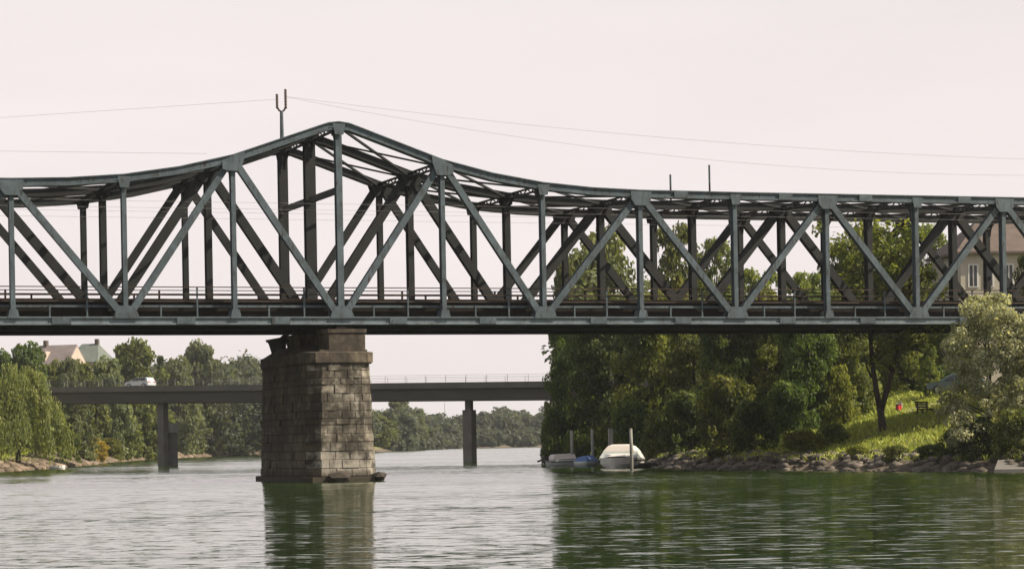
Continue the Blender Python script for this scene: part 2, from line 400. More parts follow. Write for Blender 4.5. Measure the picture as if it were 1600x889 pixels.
# ------------------------------------------------------------------ terrain and water
def bank(px, py):
    uy = -(px - 800) * RHO + (YH - py)
    Z = F * CAM_H / -uy
    return (at_x(px, Z), Z)
RIGHT = [(95, -200), (70, 20), (46, 88), bank(1600, 737), bank(1420, 736), bank(1200, 734.5), bank(1080, 733), bank(1000, 729), bank(930, 725.5),
         (6.9, 222), (9, 228), (18, 300), (30, 420), (52, 600), (95, 800), (160, 930)]
LEFT = [(-90, -200), (-75, 60), (-58, 170), bank(0, 737), bank(45, 734), bank(90, 731), bank(170, 722), bank(250, 716.5), bank(350, 712.5),
        bank(480, 708.5), bank(590, 705.5), bank(660, 702.5), bank(720, 700.3), bank(840, 697.9), (60, 900), (160, 960)]
RIVER = np.array(RIGHT + [(600, 1050), (600, 1120)] + LEFT[::-1], float)
# the far end of the river swings away to the right between the two lines

def seg_dist(P, A, B):
    d = B - A
    t = np.clip(((P - A) @ d) / (d @ d), 0, 1)
    return np.linalg.norm(P - (A + t[:, None] * d), axis=1)

def river_sd(P):
    """signed distance to the river's edge, positive on land"""
    P = np.asarray(P, float); n = len(RIVER)
    best = np.full(len(P), 1e9); inside = np.zeros(len(P), bool)
    for i in range(n):
        A, B = RIVER[i], RIVER[(i + 1) % n]
        best = np.minimum(best, seg_dist(P, A, B))
        c = ((A[1] > P[:, 1]) != (B[1] > P[:, 1]))
        xi = A[0] + (P[:, 1] - A[1]) / (B[1] - A[1] + 1e-12) * (B[0] - A[0])
        inside ^= c & (P[:, 0] < xi)
    return np.where(inside, -best, best)

def line_dist(P, L):
    L = np.array(L, float)
    return np.min([seg_dist(P, L[i], L[i + 1]) for i in range(len(L) - 1)], axis=0)

def ground_h(P):
    P = np.asarray(P, float)
    d = river_sd(P)
    dr = line_dist(P, RIGHT); dl = line_dist(P, LEFT)
    hr = np.interp(d, [-15, 0, 1.0, 5, 11, 22, 28, 45, 75, 150], [-3, 0, 0.65, 1.25, 2.4, 4.9, 5.3, 7.2, 9.0, 10.5])
    hl = np.interp(d, [-15, 0, 1.5, 8, 22, 45, 90, 200], [-3, 0, 0.5, 1.5, 4.2, 8.5, 12.5, 15])
    hf = np.interp(d, [-15, 0, 2, 60, 400], [-3, 0, 1.3, 2.6, 4])
    w = np.clip((P[:, 1] - 560) / 80, 0, 1)
    hl = hl * (1 - w) + hf * w
    k = np.clip((dl - dr) / 40 + 0.5, 0, 1)
    h = hl * (1 - k) + hr * k
    bumps = 0.16 * np.sin(P[:, 0] * 0.9 + np.sin(P[:, 1] * 0.5)) * np.sin(P[:, 1] * 0.7 + 1.3) + 0.25 * np.sin(P[:, 0] * 0.21 + 2) * np.sin(P[:, 1] * 0.17)
    return h + bumps * np.clip(d / 6, 0, 1)

def gz(x, y): return float(ground_h([(x, y)])[0])

def axis(*parts):
    out = []
    for a, b, st in parts: out += list(np.arange(a, b, st))
    return np.array(out + [parts[-1][1]])
xs = axis((-6000, -1000, 1000), (-1000, -200, 80), (-200, -90, 10), (-90, 0, 2.5), (0, 60, 1.0), (60, 120, 4), (120, 400, 28), (400, 6000, 800))
ys = axis((-1000, -200, 200), (-200, 80, 20), (80, 115, 3), (115, 240, 1.0), (240, 540, 4), (540, 1000, 15), (1000, 1400, 60), (1400, 9000, 950))
GX, GY = np.meshgrid(xs, ys)
gp = np.stack([GX.ravel(), GY.ravel()], 1)
gv = np.column_stack([gp, ground_h(gp)])
nx, ny = len(xs), len(ys)
ii = (np.arange(ny - 1)[:, None] * nx + np.arange(nx - 1)[None]).ravel()
gq = np.stack([ii, ii + 1, ii + 1 + nx, ii + nx], 1)
tag(link('ground', np_mesh('ground', gv, gq, M['ground'], smooth=True)), kind='structure')
w_ = MB(); w_.add([(-1500, -600, 0), (1500, -600, 0), (1500, 2500, 0), (-1500, 2500, 0)], [(0, 1, 2, 3)])
tag(w_.build('water', M['water']), kind='structure')

# ------------------------------------------------------------------ railway bridge (s along, v across, z up; bridge units x 1.2 m)
U = 1.2
TH = 0.34755
ORG = Vector((-7.795, 115.752, 0))
cs, sn = math.cos(TH), math.sin(TH)
def B(p):
    s, v, z = p
    return ((ORG.x + s * cs - v * sn) * U, (ORG.y + s * sn + v * cs) * U, z * U)
L, W = 5.0, 4.99
I0, I1 = -8, 10
Z_BOT, Z_TOPF = 7.21, 13.65
def ztop(s):
    a = abs(s)
    pts = [(0, 16.56), (0.5, 16.50), (1.0, 16.33), (5, 14.93), (7.5, 14.34), (10, 13.95), (12.5, 13.75), (15, 13.67), (20, Z_TOPF), (60, Z_TOPF)]
    return float(np.interp(a, [p[0] for p in pts], [p[1] for p in pts]))
bridge = empty('railway_bridge', B((0, 0, Z_BOT)))
tag(bridge, 'grey-blue steel truss railway bridge with a raised peak over the stone pier', 'bridge')
def bb(mb, name, mat, smooth=False):
    o = mb.build(name, mat, None, smooth, xf=lambda p: Vector(B(p)) - Vector(bridge.location))
    o.parent = bridge
    return o
CH_PROF = [(-1, .5), (-1, .36), (-.72, .36), (-.72, -.3), (-1, -.3), (-1, -.5), (1, -.5), (1, -.3), (.72, -.3), (.72, .36), (1, .36), (1, .5)]
def chord(v, zs, hgt, dep):
    mb = MB(); rings = []
    for s, z in zs: rings.append([(s, v + a * dep / 2, z - hgt / 2 + b * hgt) for a, b in CH_PROF])
    mb.loft(rings); return mb
def member(mb, p, q, w, dep, v, web=0.35):
    """I-section p->q in the truss plane: two flange plates facing the viewer, one web between"""
    (s0, z0), (s1, z1) = p, q
    for dv in (-1, 1):
        mb.bar((s0, v + dv * (dep / 2 - 0.02), z0), (s1, v + dv * (dep / 2 - 0.02), z1), (0, 1, 0), 0.04, w)
    mb.bar((s0, v, z0), (s1, v, z1), (0, 1, 0), dep - 0.09, w * web)
    return mb
trusses = [(0.0, 0.255, 0.42, 'steel'), (W, 0.35, 0.50, 'steel_shade'), (2 * W, 0.31, 0.42, 'steel_shade')]
for ti, (v, mw, dep, mt) in enumerate(trusses):
    ss = sorted(set([i * L for i in range(I0, I1 + 1)] + [x * 0.5 for x in range(-40, 41)]))
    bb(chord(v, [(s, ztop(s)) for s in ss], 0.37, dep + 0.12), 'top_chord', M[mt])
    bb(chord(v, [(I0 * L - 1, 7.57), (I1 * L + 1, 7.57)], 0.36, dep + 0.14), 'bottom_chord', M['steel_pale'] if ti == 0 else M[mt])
    for i in range(I0, I1 + 1):
        s = i * L
        w = mw * (1.45 if (i == 0 and ti) else (1.15 if i == 0 else 1.0)) * (0.82 if i else 1)
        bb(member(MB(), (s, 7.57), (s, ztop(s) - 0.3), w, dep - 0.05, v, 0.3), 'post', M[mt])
        low = (i % 2 == 0)
        # gusset plates on both faces of the node
        for side in (-1, 1):
            g = MB(); y0 = v + side * (dep / 2 + 0.072); y1 = v + side * (dep / 2 + 0.10)
            zt = ztop(s)
            if low:
                g.prism([(s - .58, 7.50), (s + .58, 7.50), (s + .50, 7.76), (s + .33, 8.06), (s - .33, 8.06), (s - .50, 7.76)], y0, y1)
            elif side:
                g.prism([(s - .26, 7.50), (s + .26, 7.50), (s + .17, 7.9), (s - .17, 7.9)], y0, y1)
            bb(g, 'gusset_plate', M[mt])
            g = MB()
            if not low:
                zl, zr = ztop(s - .8), ztop(s + .8)
                g.prism([(s - .54, zl - .1), (s + .54, zr - .1), (s + .5, zr - .5), (s + .3, zt - .76), (s - .3, zt - .76), (s - .5, zl - .5)], y0, y1)
            else:
                g.prism([(s - .3, zt - .12), (s + .3, zt - .12), (s + .2, zt - .62), (s - .2, zt - .62)], y0, y1)
            bb(g, 'gusset_plate', M[mt])
        if i < I1:
            a, b_ = (s, s + L)
            if low: p, q = (a + .22, 7.75), (b_ - .22, ztop(b_) - .45)
            else: p, q = (a + .22, ztop(a) - .45), (b_ - .22, 7.75)
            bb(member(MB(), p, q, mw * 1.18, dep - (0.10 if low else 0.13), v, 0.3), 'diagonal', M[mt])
# splice plates on the outer face of the near truss chords
for i in range(I0, I1):
    s = i * L + (2.1 if i % 2 else 2.7)
    bb(MB().box((s - .42, -.305, 7.24), (s + .42, -.284, 7.54)), 'splice_plate', M['steel'])
    if i >= 3 or i < -3: bb(MB().box((s - .36, -.295, Z_TOPF - .345), (s + .36, -.274, Z_TOPF - .025)), 'splice_plate', M['steel'])
# sway struts, top lattice and floor
for i in range(I0, I1 + 1):
    s = i * L; zt = ztop(s)
    for k in range(2):
        va, vb = k * W + 0.3, (k + 1) * W - 0.3
        m = MB(); m.bar((s, va, zt - .12), (s, vb, zt - .12), (1, 0, 0), .22, .05); m.bar((s, va, zt - .34), (s, vb, zt - .34), (1, 0, 0), .22, .05)
        nseg = 8
        for j in range(nseg):
            y0 = va + (vb - va) * j / nseg; y1 = va + (vb - va) * (j + 1) / nseg
            za, zb = (zt - .12, zt - .34) if j % 2 else (zt - .34, zt - .12)
            m.bar((s, y0, za), (s, y1, zb), (1, 0, 0), .05, .045)
        bb(m, 'top_strut', M['steel_shade'])
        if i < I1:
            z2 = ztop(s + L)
            bb(MB().bar((s + .2, va, zt - .22), (s + L - .2, vb, z2 - .22), (0, 0, 1), .09, .12), 'lateral_brace', M['steel_shade'])
            bb(MB().bar((s + .2, vb, zt - .26), (s + L - .2, va, z2 - .26), (0, 0, 1), .09, .12), 'lateral_brace', M['steel_shade'])
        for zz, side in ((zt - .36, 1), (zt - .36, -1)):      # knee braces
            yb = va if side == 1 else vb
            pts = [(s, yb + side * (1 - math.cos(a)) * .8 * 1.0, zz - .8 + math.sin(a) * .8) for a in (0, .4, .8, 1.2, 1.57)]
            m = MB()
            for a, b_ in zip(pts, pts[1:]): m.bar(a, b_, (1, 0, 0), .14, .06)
            bb(m, 'knee_brace', M['steel_shade'])
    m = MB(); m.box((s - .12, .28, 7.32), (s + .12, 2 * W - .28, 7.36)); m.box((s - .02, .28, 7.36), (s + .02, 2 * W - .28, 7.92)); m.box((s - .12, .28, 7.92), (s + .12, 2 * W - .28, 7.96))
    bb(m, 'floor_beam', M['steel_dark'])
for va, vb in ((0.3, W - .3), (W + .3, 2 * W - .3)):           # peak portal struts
    m = MB(); m.bar((0, va, 13.42), (0, vb, 13.42), (1, 0, 0), .2, .28); bb(m, 'portal_strut', M['steel_shade'])
for v in (0.62, 1.75, 3.2, W - .62, W + .62, 6.75, 8.2, 2 * W - .62):
    m = MB(); m.box((I0 * L, v - .03, 7.42), (I1 * L, v + .03, 8.24)); m.box((I0 * L, v - .14, 7.38), (I1 * L, v + .14, 7.42)); m.box((I0 * L, v - .14, 8.24), (I1 * L, v + .14, 8.28))
    bb(m, 'stringer', M['steel_dark'])
for va, vb in ((0.45, W - .45), (W + .45, 2 * W - .45)):
    bb(MB().box((I0 * L, va, 8.285), (I1 * L, vb, 8.35)), 'deck_plate', M['wood_deck'])
for v in (1.75, 3.2, 6.75, 8.2):
    m = MB(); m.box((I0 * L, v - .06, 8.352), (I1 * L, v + .06, 8.37)); m.box((I0 * L, v - .012, 8.37), (I1 * L, v + .012, 8.47)); m.box((I0 * L, v - .035, 8.47), (I1 * L, v + .035, 8.50))
    bb(m, 'rail', M['rusty'])
# bright longitudinal angle and its stub posts along the near truss
m = MB(); m.box((I0 * L, .27, 8.02), (I1 * L, .30, 8.12)); m.box((I0 * L, .30, 8.09), (I1 * L, .42, 8.12)); bb(m, 'edge_angle', M['steel'])
for i in range(I0, I1):
    for k in (1, 2):
        s = (i + k / 3) * L
        tall = (i * 2 + k) % 2 == 0
        bb(MB().box((s - .035, .19, 7.57), (s + .035, .26, 8.95 if tall else 8.12)), 'railing_post', M['steel'])
for z, r in ((8.93, .022), (8.62, .018)):
    bb(MB().box((I0 * L, .15, z - r), (I1 * L, .19, z + r)), 'handrail', M['rusty'])
for z, r in ((9.42, .02), (9.2, .035), (8.86, .03), (8.6, .025)):
    bb(MB().box((I0 * L, 2 * W + .3, z - r), (I1 * L, 2 * W + .36, z + r)), 'handrail', M['rusty'])
bb(MB().box((I0 * L, 2 * W + .25, 8.22), (I1 * L, 2 * W + 1.1, 8.29)), 'walkway', M['wood_deck'])
for j in range(I0 * 4, I1 * 4 + 1):
    s = j * L / 4
    bb(MB().box((s - .045, 2 * W + .361, 8.25), (s + .045, 2 * W + .43, 9.45 if j % 2 else 9.25)), 'railing_post', M['rusty'])
# bearings on the pier
for v in (0, W, 2 * W):
    m = MB(); m.box((-.32, v - .3, 6.98), (.32, v + .3, 7.06)); m.prism([(-.26, 7.06), (.26, 7.06), (.1, 7.2), (-.1, 7.2)], v - .22, v + .22)
    bb(m, 'bearing', M['steel_dark'])

# ------------------------------------------------------------------ river pier of stone blocks
pier = empty('stone_pier', B((0, 3.2, 0)))
tag(pier, 'stained stone block pier standing in the river under the truss peak', 'pier')
PIER_S = 0.36
def pb(mb, name, mat):
    o = mb.build(name, mat, None, xf=lambda p: Vector(B((p[0] - PIER_S, p[1], p[2]))) - Vector(pier.location)); o.parent = pier; return o
def plan(hw, ve, vn, ch=0.58):
    """pier outline: chamfered near end (v=-vn), half-round far end; (s,v) list, counter-clockwise from near-left corner"""
    pts = [(-hw + ch, -vn), (hw - ch, -vn), (hw, -vn + ch)]
    c = ve - hw
    pts += [(hw * math.cos(a), c + hw * math.sin(a)) for a in (0, math.pi / 4, math.pi / 2, 3 * math.pi / 4, math.pi)]
    pts += [(-hw, -vn + ch)]
    return pts
TOPZ, BASEZ, NC = 5.38, 0.26, 14
def plan_z(z, inset=0.0):
    k = (z - BASEZ) / (TOPZ - BASEZ)
    hw = 1.66 + (1.50 - 1.66) * k - inset
    vn = 1.40 + (1.20 - 1.40) * k - inset
    return plan(hw, 9.1 - .2 * k - inset, vn)
m = MB(); m.loft([[(a, b, z) for a, b in plan_z(z, 0.05)] for z in (-2.0, BASEZ, TOPZ + .02)]); pb(m, 'core', M['mortar'])
rng = random.Random(5)
edge_n = [3, 1, 5, 1, 1, 1, 1, 7, 1]
hts = [rng.uniform(.8, 1.22) for _ in range(NC)]; zcs = [BASEZ + (TOPZ - BASEZ) * sum(hts[:k]) / sum(hts) for k in range(NC + 1)]
for c in range(NC):
    z0, z1 = zcs[c] + .007, zcs[c + 1] - .007
    po0, po1, pi0, pi1 = plan_z(z0), plan_z(z1), plan_z(z0, .22), plan_z(z1, .22)
    for e in range(9):
        n = edge_n[e]
        cuts = [0.0] + sorted([(j + (0.5 if c % 2 else 0.0) + rng.uniform(-.12, .12)) / n for j in range(0 if c % 2 else 1, n)]) + [1.0]
        if n == 1: cuts = [0.0, 1.0]
        for u0, u1 in zip(cuts, cuts[1:]):
            ln = math.dist(po0[e], po0[(e + 1) % 9])
            g0 = .007 / ln
            def lp(P, u): a, b_ = P[e], P[(e + 1) % 9]; return (a[0] + (b_[0] - a[0]) * u, a[1] + (b_[1] - a[1]) * u)
            ua, ub = u0 + g0, u1 - g0
            # proud amount differs from block to block, face slightly chamfered
            pr = rng.uniform(-.02, .03)
            a, b_ = po0[e], po0[(e + 1) % 9]
            nx_, ny_ = (b_[1] - a[1]) / ln, -(b_[0] - a[0]) / ln
            off = lambda p, d: (p[0] + nx_ * d, p[1] + ny_ * d)
            def ring(d, sh):
                q = sh / ln
                return [(*off(lp(po0, ua + q), d), z0 + sh), (*off(lp(po0, ub - q), d), z0 + sh), (*off(lp(po1, ub - q), d), z1 - sh), (*off(lp(po1, ua + q), d), z1 - sh)]
            back = [(*lp(pi0, ua), z0), (*lp(pi0, ub), z0), (*lp(pi1, ub), z1), (*lp(pi1, ua), z1)]
            m = MB(); m.loft([back, ring(pr - .02, 0), ring(pr, .012)])
            pb(m, 'stone_block', M['stone_grey' if e in (0, 1) or (e == 8 and c % 3) else 'stone'])
def slab(name, hw, ve, vn, z0, z1, mat, ch=.36, top_in=0.0):
    m = MB(); m.loft([[(a, b, z0) for a, b in plan(hw, ve, vn, ch)], [(a, b, z1) for a, b in plan(hw, ve, vn, ch)]] +
                     ([[(a, b, z1 + .03) for a, b in plan(hw - top_in, ve - top_in, vn - top_in, ch)]] if top_in else []))
    return pb(m, name, mat)
slab('footing', 1.92, 9.4, 1.66, -2.0, 0.24, M['stone'])
slab('coping_course', 1.54, 9.0, 1.25, 5.385, 5.44, M['stone_cap'])
slab('coping', 1.59, 9.05, 1.30, 5.442, 5.90, M['stone_cap'], top_in=.1)
# sloped weathering of the far nose, bearing pedestals
m = MB(); m.loft([[(a, b, 5.935) for a, b in plan(1.45, 8.9, .2)], [(a * .75, b * .9 + .6, 6.35) for a, b in plan(1.3, 7.6, -1.4)]]); pb(m, 'weathering_slope', M['stone_cap'])
for v, hw in ((-0.05, .86), (W, .9)):
    m = MB(); m.box((PIER_S - hw, v - .95, 6.033 if v < 1 else 6.2), (PIER_S + hw, v + .95, 6.80)); pb(m, 'pedestal', M['stone_cap'])
    m = MB(); m.box((PIER_S - hw - .06, v - 1.0, 6.802), (PIER_S + hw + .06, v + 1.0, 6.975)); pb(m, 'pedestal_cap', M['stone_cap'])
m = MB(); m.box((-.95, -1.02, 5.932), (1.3, .98, 6.03)); pb(m, 'pedestal_base', M['stone_cap'])
# bracket carrying the far truss beyond the pier end
m = MB()
prof = [(7.2, 6.2), (8.9, 6.05), (9.2, 6.15), (9.5, 6.45), (9.85, 6.75), (10.5, 6.97), (7.2, 6.97)]
m.prism(prof, -.55, -.35, 'x'); m.prism(prof, .35, .55, 'x'); m.box((-.54, 7.3, 6.85), (.54, 10.4, 6.96))
pb(m, 'bracket', M['steel_dark'])
# boulders at the pier foot
def rock_mesh(rg, r, flat=0.7):
    p = (1 + 5 ** .5) / 2
    vs = [(-1, p, 0), (1, p, 0), (-1, -p, 0), (1, -p, 0), (0, -1, p), (0, 1, p), (0, -1, -p), (0, 1, -p), (p, 0, -1), (p, 0, 1), (-p, 0, -1), (-p, 0, 1)]
    fs = [(0, 11, 5), (0, 5, 1), (0, 1, 7), (0, 7, 10), (0, 10, 11), (1, 5, 9), (5, 11, 4), (11, 10, 2), (10, 7, 6), (7, 1, 8), (3, 9, 4), (3, 4, 2), (3, 2, 6), (3, 6, 8), (3, 8, 9), (4, 9, 5), (2, 4, 11), (6, 2, 10), (8, 6, 7), (9, 8, 1)]
    k = r / 1.9
    return [(x * k * rg.uniform(.7, 1.25), y * k * rg.uniform(.7, 1.25), z * k * flat * rg.uniform(.7, 1.25)) for x, y, z in vs], fs
for (s, v, r, lab) in ((-.62, -1.75, .6, 'large dark boulder at the foot of the stone pier'), (1.22, -1.62, .36, 'small dark boulder at the right corner of the pier footing')):
    vs, fs = rock_mesh(random.Random(int(r * 100)), r * U)
    x, y, z = B((s, v, .2))
    o = MB().add(vs, fs).build('boulder', M['mortar'], loc=(x, y, z)); tag(o, lab, 'boulder')

# ------------------------------------------------------------------ catenary mast, short posts, wires
mx = B((0, 2 * W, 16.55))
mast = empty('catenary_mast', mx); tag(mast, 'tall thin mast with forked insulators above the truss peak', 'mast')
Zm = 18.35
def rel(p, o): return Vector(B(p)) - Vector(o.location)
o = MB().tube([rel((0, 2 * W, 16.5), mast), rel((0, 2 * W, Zm), mast)], [.13, .1], 10).build('pole', M['steel'], mast)
m = MB()
for sgn in (-1, 1):
    m.tube([rel((0, 2 * W, Zm - .05), mast), rel((sgn * .12, 2 * W, Zm + .03), mast), rel((sgn * .2, 2 * W, Zm + .15), mast)], .06, 8)
m.build('fork', M['rusty'], mast)
for sgn, hh in ((-1, .72), (1, .98)):
    pts, rr = [], []
    for j in range(15):
        pts.append(rel((sgn * .22, 2 * W, Zm + .12 + hh * j / 14), mast)); rr.append(.1 if j % 2 else .055)
    MB().tube(pts, rr, 10).build('insulator', M['insulator'], mast, smooth=True)
for px, py, lab in ((1048, 273, 'short steel post on the truss roof, left of the taller one'), (1109, 258, 'taller of two thin steel posts on the truss roof')):
    s = (px - 486) / 143.5 * L
    for _ in range(30):
        b0 = B((s, W, 13.7)); u = 800 + b0[0] * F / b0[1] - RHO * 380
        s += (px - u) / 28
    zt = (unproj(px, py, b0[1]).z) / U
    p = empty('steel_post', B((s, W, Z_TOPF))); tag(p, lab, 'post', 'posts on the truss roof')
    MB().box(rel((s - .07, W - .07, Z_TOPF + .0), p), rel((s + .07, W + .07, (Z_TOPF + zt) / 2), p)).build('base_tube', M['rusty'], p)
    MB().tube([rel((s, W, (Z_TOPF + zt) / 2 - .05), p), rel((s, W, zt), p)], .06, 8).build('upper_tube', M['steel'], p)
    MB().box(rel((s - .14, W - .14, Z_TOPF + .0), p), rel((s + .14, W + .14, Z_TOPF + .06), p)).build('base_plate', M['steel'], p)
def wire(name, lab, fn, v, s0, s1, r=.008, n=26):
    pts = [B((s0 + (s1 - s0) * j / n, v, fn(s0 + (s1 - s0) * j / n))) for j in range(n + 1)]
    o = MB().tube(pts, r, 5, False).build(name, M['wire']); tag(o, lab, 'wire', 'overhead wires')
wire('overhead_wire', 'upper overhead wire running right from the forked mast', lambda s: 19.1 - .0975 * s + .00106 * s * s, 2 * W, .22, 48)
wire('overhead_wire', 'lower overhead wire sagging to the right of the forked mast', lambda s: 19.1 - .165 * s + .00215 * s * s, 2 * W, .22, 46)
wire('overhead_wire', 'overhead wire running left from the forked mast', lambda s: 18.95 + .094 * s, 2 * W, -38, -.22)
wire('overhead_wire', 'faint wire just above the left part of the truss', lambda s: 15.6 + .01 * s, W, -38, -5)
for v, nm in ((W / 2, 'near'), (1.5 * W, 'far')):
    wire('contact_wire', 'lower horizontal wire inside the %s half of the truss' % nm, lambda s: 12.72, v, I0 * L, I1 * L, .007, 4)
    wire('contact_wire', 'upper horizontal wire inside the %s half of the truss' % nm, lambda s: 13.02, v, I0 * L, I1 * L, .007, 4)

# abutment at the right-hand end, on the bank beyond the frame
ab = empty('bridge_abutment', B((46, 5, 3))); tag(ab, 'stone abutment under the right end of the railway bridge', 'abutment')
m = MB(); m.box((44, -1.5, 1), (53, 11.5, 6.95)); m.box((47, -1.4, 6.952), (53, 11.4, 8.2))
m.build('body', M['stone'], ab, xf=lambda p: rel(p, ab))

# ------------------------------------------------------------------ foliage generators
def rand_unit(rg, n):
    v = rg.normal(size=(n, 3)); return v / np.linalg.norm(v, axis=1)[:, None]
def leaves(rg, pos, nrm, size, aspect=0.55, tint=None):
    n = len(pos)
    r = rand_unit(rg, n); t = np.cross(nrm, r); t /= np.linalg.norm(t, axis=1)[:, None] + 1e-9; b = np.cross(nrm, t)
    sz = size * rg.uniform(.65, 1.35, n)[:, None]
    v = np.stack([pos - t * sz, pos + b * sz * aspect + nrm * sz * .12, pos + t * sz, pos - b * sz * aspect + nrm * sz * .12], 1).reshape(-1, 3)
    q = np.arange(4 * n).reshape(n, 4)
    return v, q
def crown_mesh(seed, mat, R=4.5, H=11.0, n_cl=150, per=110, leaf=.17, cl=.95, low=.0, shape=1.0, gap=.35):
    """leaf clumps through an uneven crown; local z from 0 (lowest leaves) to H"""
    rg = np.random.default_rng(seed)
    ph = rg.uniform(0, 6.28, 8)
    zz = rg.uniform(0, 1, n_cl) ** .9; az = rg.uniform(0, 6.283, n_cl)
    prof = np.clip(1 - (np.abs(zz - .4) / np.where(zz > .4, .66, .75)) ** 2.2, .03, 1) ** (.62 * shape)
    lump = 1 + .2 * np.sin(3 * az + ph[0] + 2 * zz) + .16 * np.sin(5 * az + ph[2] - 6 * zz) + .1 * np.sin(9 * zz + ph[3])
    fr = np.sqrt(rg.uniform(gap, 1, n_cl))
    C = np.column_stack([np.cos(az) * fr * prof * lump * R * .84, np.sin(az) * fr * prof * lump * R * .84, low + zz * (H - low) * .95])
    P, Nn, T = [], [], []
    for k in range(n_cl):
        sz_ = rg.uniform(.55, 1.5); m_ = int(per * sz_ ** 1.7); r = cl * sz_
        u = rand_unit(rg, m_); u[:, 2] = u[:, 2] * .75
        p = C[k] + u * (rg.uniform(.25, 1, m_) ** .5)[:, None] * np.array([r, r, r * .72])
        nn = u * .6 + rand_unit(rg, m_) * .75 + np.array([0, 0, .45]); nn /= np.linalg.norm(nn, axis=1)[:, None]
        P.append(p); Nn.append(nn); T.append(np.clip(rg.normal(.48 + rg.normal(0, .17), .2, m_), 0, 1))
    v, q = leaves(rg, np.concatenate(P), np.concatenate(Nn), leaf)
    return np_mesh('crown', v, q, mat, np.concatenate(T)), C
def trunk_mesh(seed, C, H, r0=.26, forks=None, base=-1.5, nbr=26):
    rg = random.Random(seed)
    m = MB()
    top = Vector((rg.uniform(-.4, .4), rg.uniform(-.4, .4), H * .82))
    spine = [Vector((0, 0, base)), Vector((0, 0, 0)), Vector((rg.uniform(-.2, .2), rg.uniform(-.2, .2), H * .3)), Vector((rg.uniform(-.4, .4), rg.uniform(-.4, .4), H * .58)), top]
    m.tube(spine, [r0 * 1.25, r0 * 1.1, r0 * .75, r0 * .45, r0 * .12], 8)
    idx = rg.sample(range(len(C)), min(nbr, len(C)))
    for k in idx:
        e = Vector(C[k]); zz = max(H * .18, min(e.z * .75, H * .7))
        f = zz / (H * .82)
        a = spine[1].lerp(top, min(1, f)); mid = a.lerp(e, .5) + Vector((0, 0, .25))
        rr = r0 * (.42 - .25 * f)
        m.tube([a, mid, e], [rr, rr * .6, rr * .2], 5)
    return m
def willow_mesh(seed, mat, R=4.6, H=9.5, n_str=520, leaf=.16, per=44):
    rg = np.random.default_rng(seed); P, Nn, T = [], [], []
    C = []
    tufts = [(rg.uniform(0, 6.28), np.sqrt(rg.uniform(.02, 1)), rg.uniform(.74, 1.06), rg.uniform(.3, 1)) for _ in range(78)]
    for k in range(n_str):
        ta, tr, tz, tl = tufts[k % len(tufts)]
        a = ta + rg.normal(0, .09) / max(tr, .25); rr = R * max(.02, tr + rg.normal(0, .05)); lump = 1 + .16 * np.sin(4 * a + 1) + .1 * np.sin(7 * a)
        x, y = rr * np.cos(a) * lump, rr * np.sin(a) * lump
        zt = H * (1 - .5 * tr ** 2.4) * tz * rg.uniform(.95, 1.03)
        ln = zt * min(.98, tl * rg.uniform(.75, 1.15)) if rr > R * .42 else zt * rg.uniform(.15, .5)
        C.append((x * .8, y * .8, zt))
        u = np.sort(rg.uniform(0, 1, per))
        out = np.array([np.cos(a), np.sin(a)])
        px = x + out[0] * .55 * np.sin(u * 1.6) + rg.normal(0, .13, per); py = y + out[1] * .55 * np.sin(u * 1.6) + rg.normal(0, .13, per)
        P.append(np.column_stack([px, py, zt - u * ln + rg.normal(0, .05, per)]))
        nn = np.column_stack([np.full(per, out[0]), np.full(per, out[1]), np.full(per, .25)]) + rg.normal(0, .55, (per, 3)); nn /= np.linalg.norm(nn, axis=1)[:, None]
        Nn.append(nn); T.append(np.clip(rg.normal(.5 + rg.normal(0, .16), .15, per), 0, 1))
    P, Nn = np.concatenate(P), np.concatenate(Nn); n = len(P)
    t = np.column_stack([rg.normal(0, .3, n), rg.normal(0, .3, n), -np.ones(n)]); t /= np.linalg.norm(t, axis=1)[:, None]
    b = np.cross(Nn, t); b /= np.linalg.norm(b, axis=1)[:, None] + 1e-9
    sz = leaf * rg.uniform(.7, 1.5, n)[:, None]
    v = np.stack([P - t * sz, P + b * sz * .36, P + t * sz, P - b * sz * .36], 1).reshape(-1, 3)
    return np_mesh('crown', v, np.arange(4 * n).reshape(n, 4), mat, np.concatenate(T)), np.array(C)

KIND = {}
def kind(key, mats, maker, trunk=True, r0=.26, **kw):
    """one crown mesh, shared by every material variant of that shape"""
    for mk in mats:
        me, C = maker(KIND_SEED[key], M[mk], **kw)
        H = kw.get('H', 11.0)
        tm = None
        if trunk:
            to = trunk_mesh(KIND_SEED[key], C, H, r0).build('trunk', M['bark'], smooth=True); tm = to.data; bpy.data.objects.remove(to)
        KIND[key, mk] = (me, tm, kw.get('R', 4.5), H)
KIND_SEED = dict(A=11, B=23, Cc=37, D=41, shrub=53, shrub2=59, tall=61, far=71, willow=83, silver=97, loose=103, cypress=109)
kind('A', ('leaf_mid', 'leaf_dark', 'leaf_olive'), crown_mesh, R=4.5, H=12, n_cl=125, per=150, leaf=.2, cl=1.15)
kind('B', ('leaf_mid', 'leaf_dark'), crown_mesh, R=4.5, H=12, n_cl=115, per=150, leaf=.205, cl=1.3, shape=.8)
kind('loose', ('leaf_mid', 'leaf_olive'), crown_mesh, R=4.5, H=11, n_cl=110, per=85, leaf=.19, cl=.75, low=.5, gap=.1)
kind('shrub', ('leaf_mid', 'leaf_dark', 'leaf_yellow', 'leaf_olive', 'leaf_flower'), crown_mesh, R=2.4, H=3.4, n_cl=75, per=80, leaf=.13, cl=.6, r0=.07)
kind('far', ('leaf_pale', 'leaf_mid', 'leaf_olive', 'leaf_dark'), crown_mesh, R=5.0, H=12, n_cl=120, per=62, leaf=.34, cl=1.25)
kind('cypress', ('leaf_dark',), crown_mesh, R=1.6, H=12, n_cl=70, per=70, leaf=.25, cl=.7)
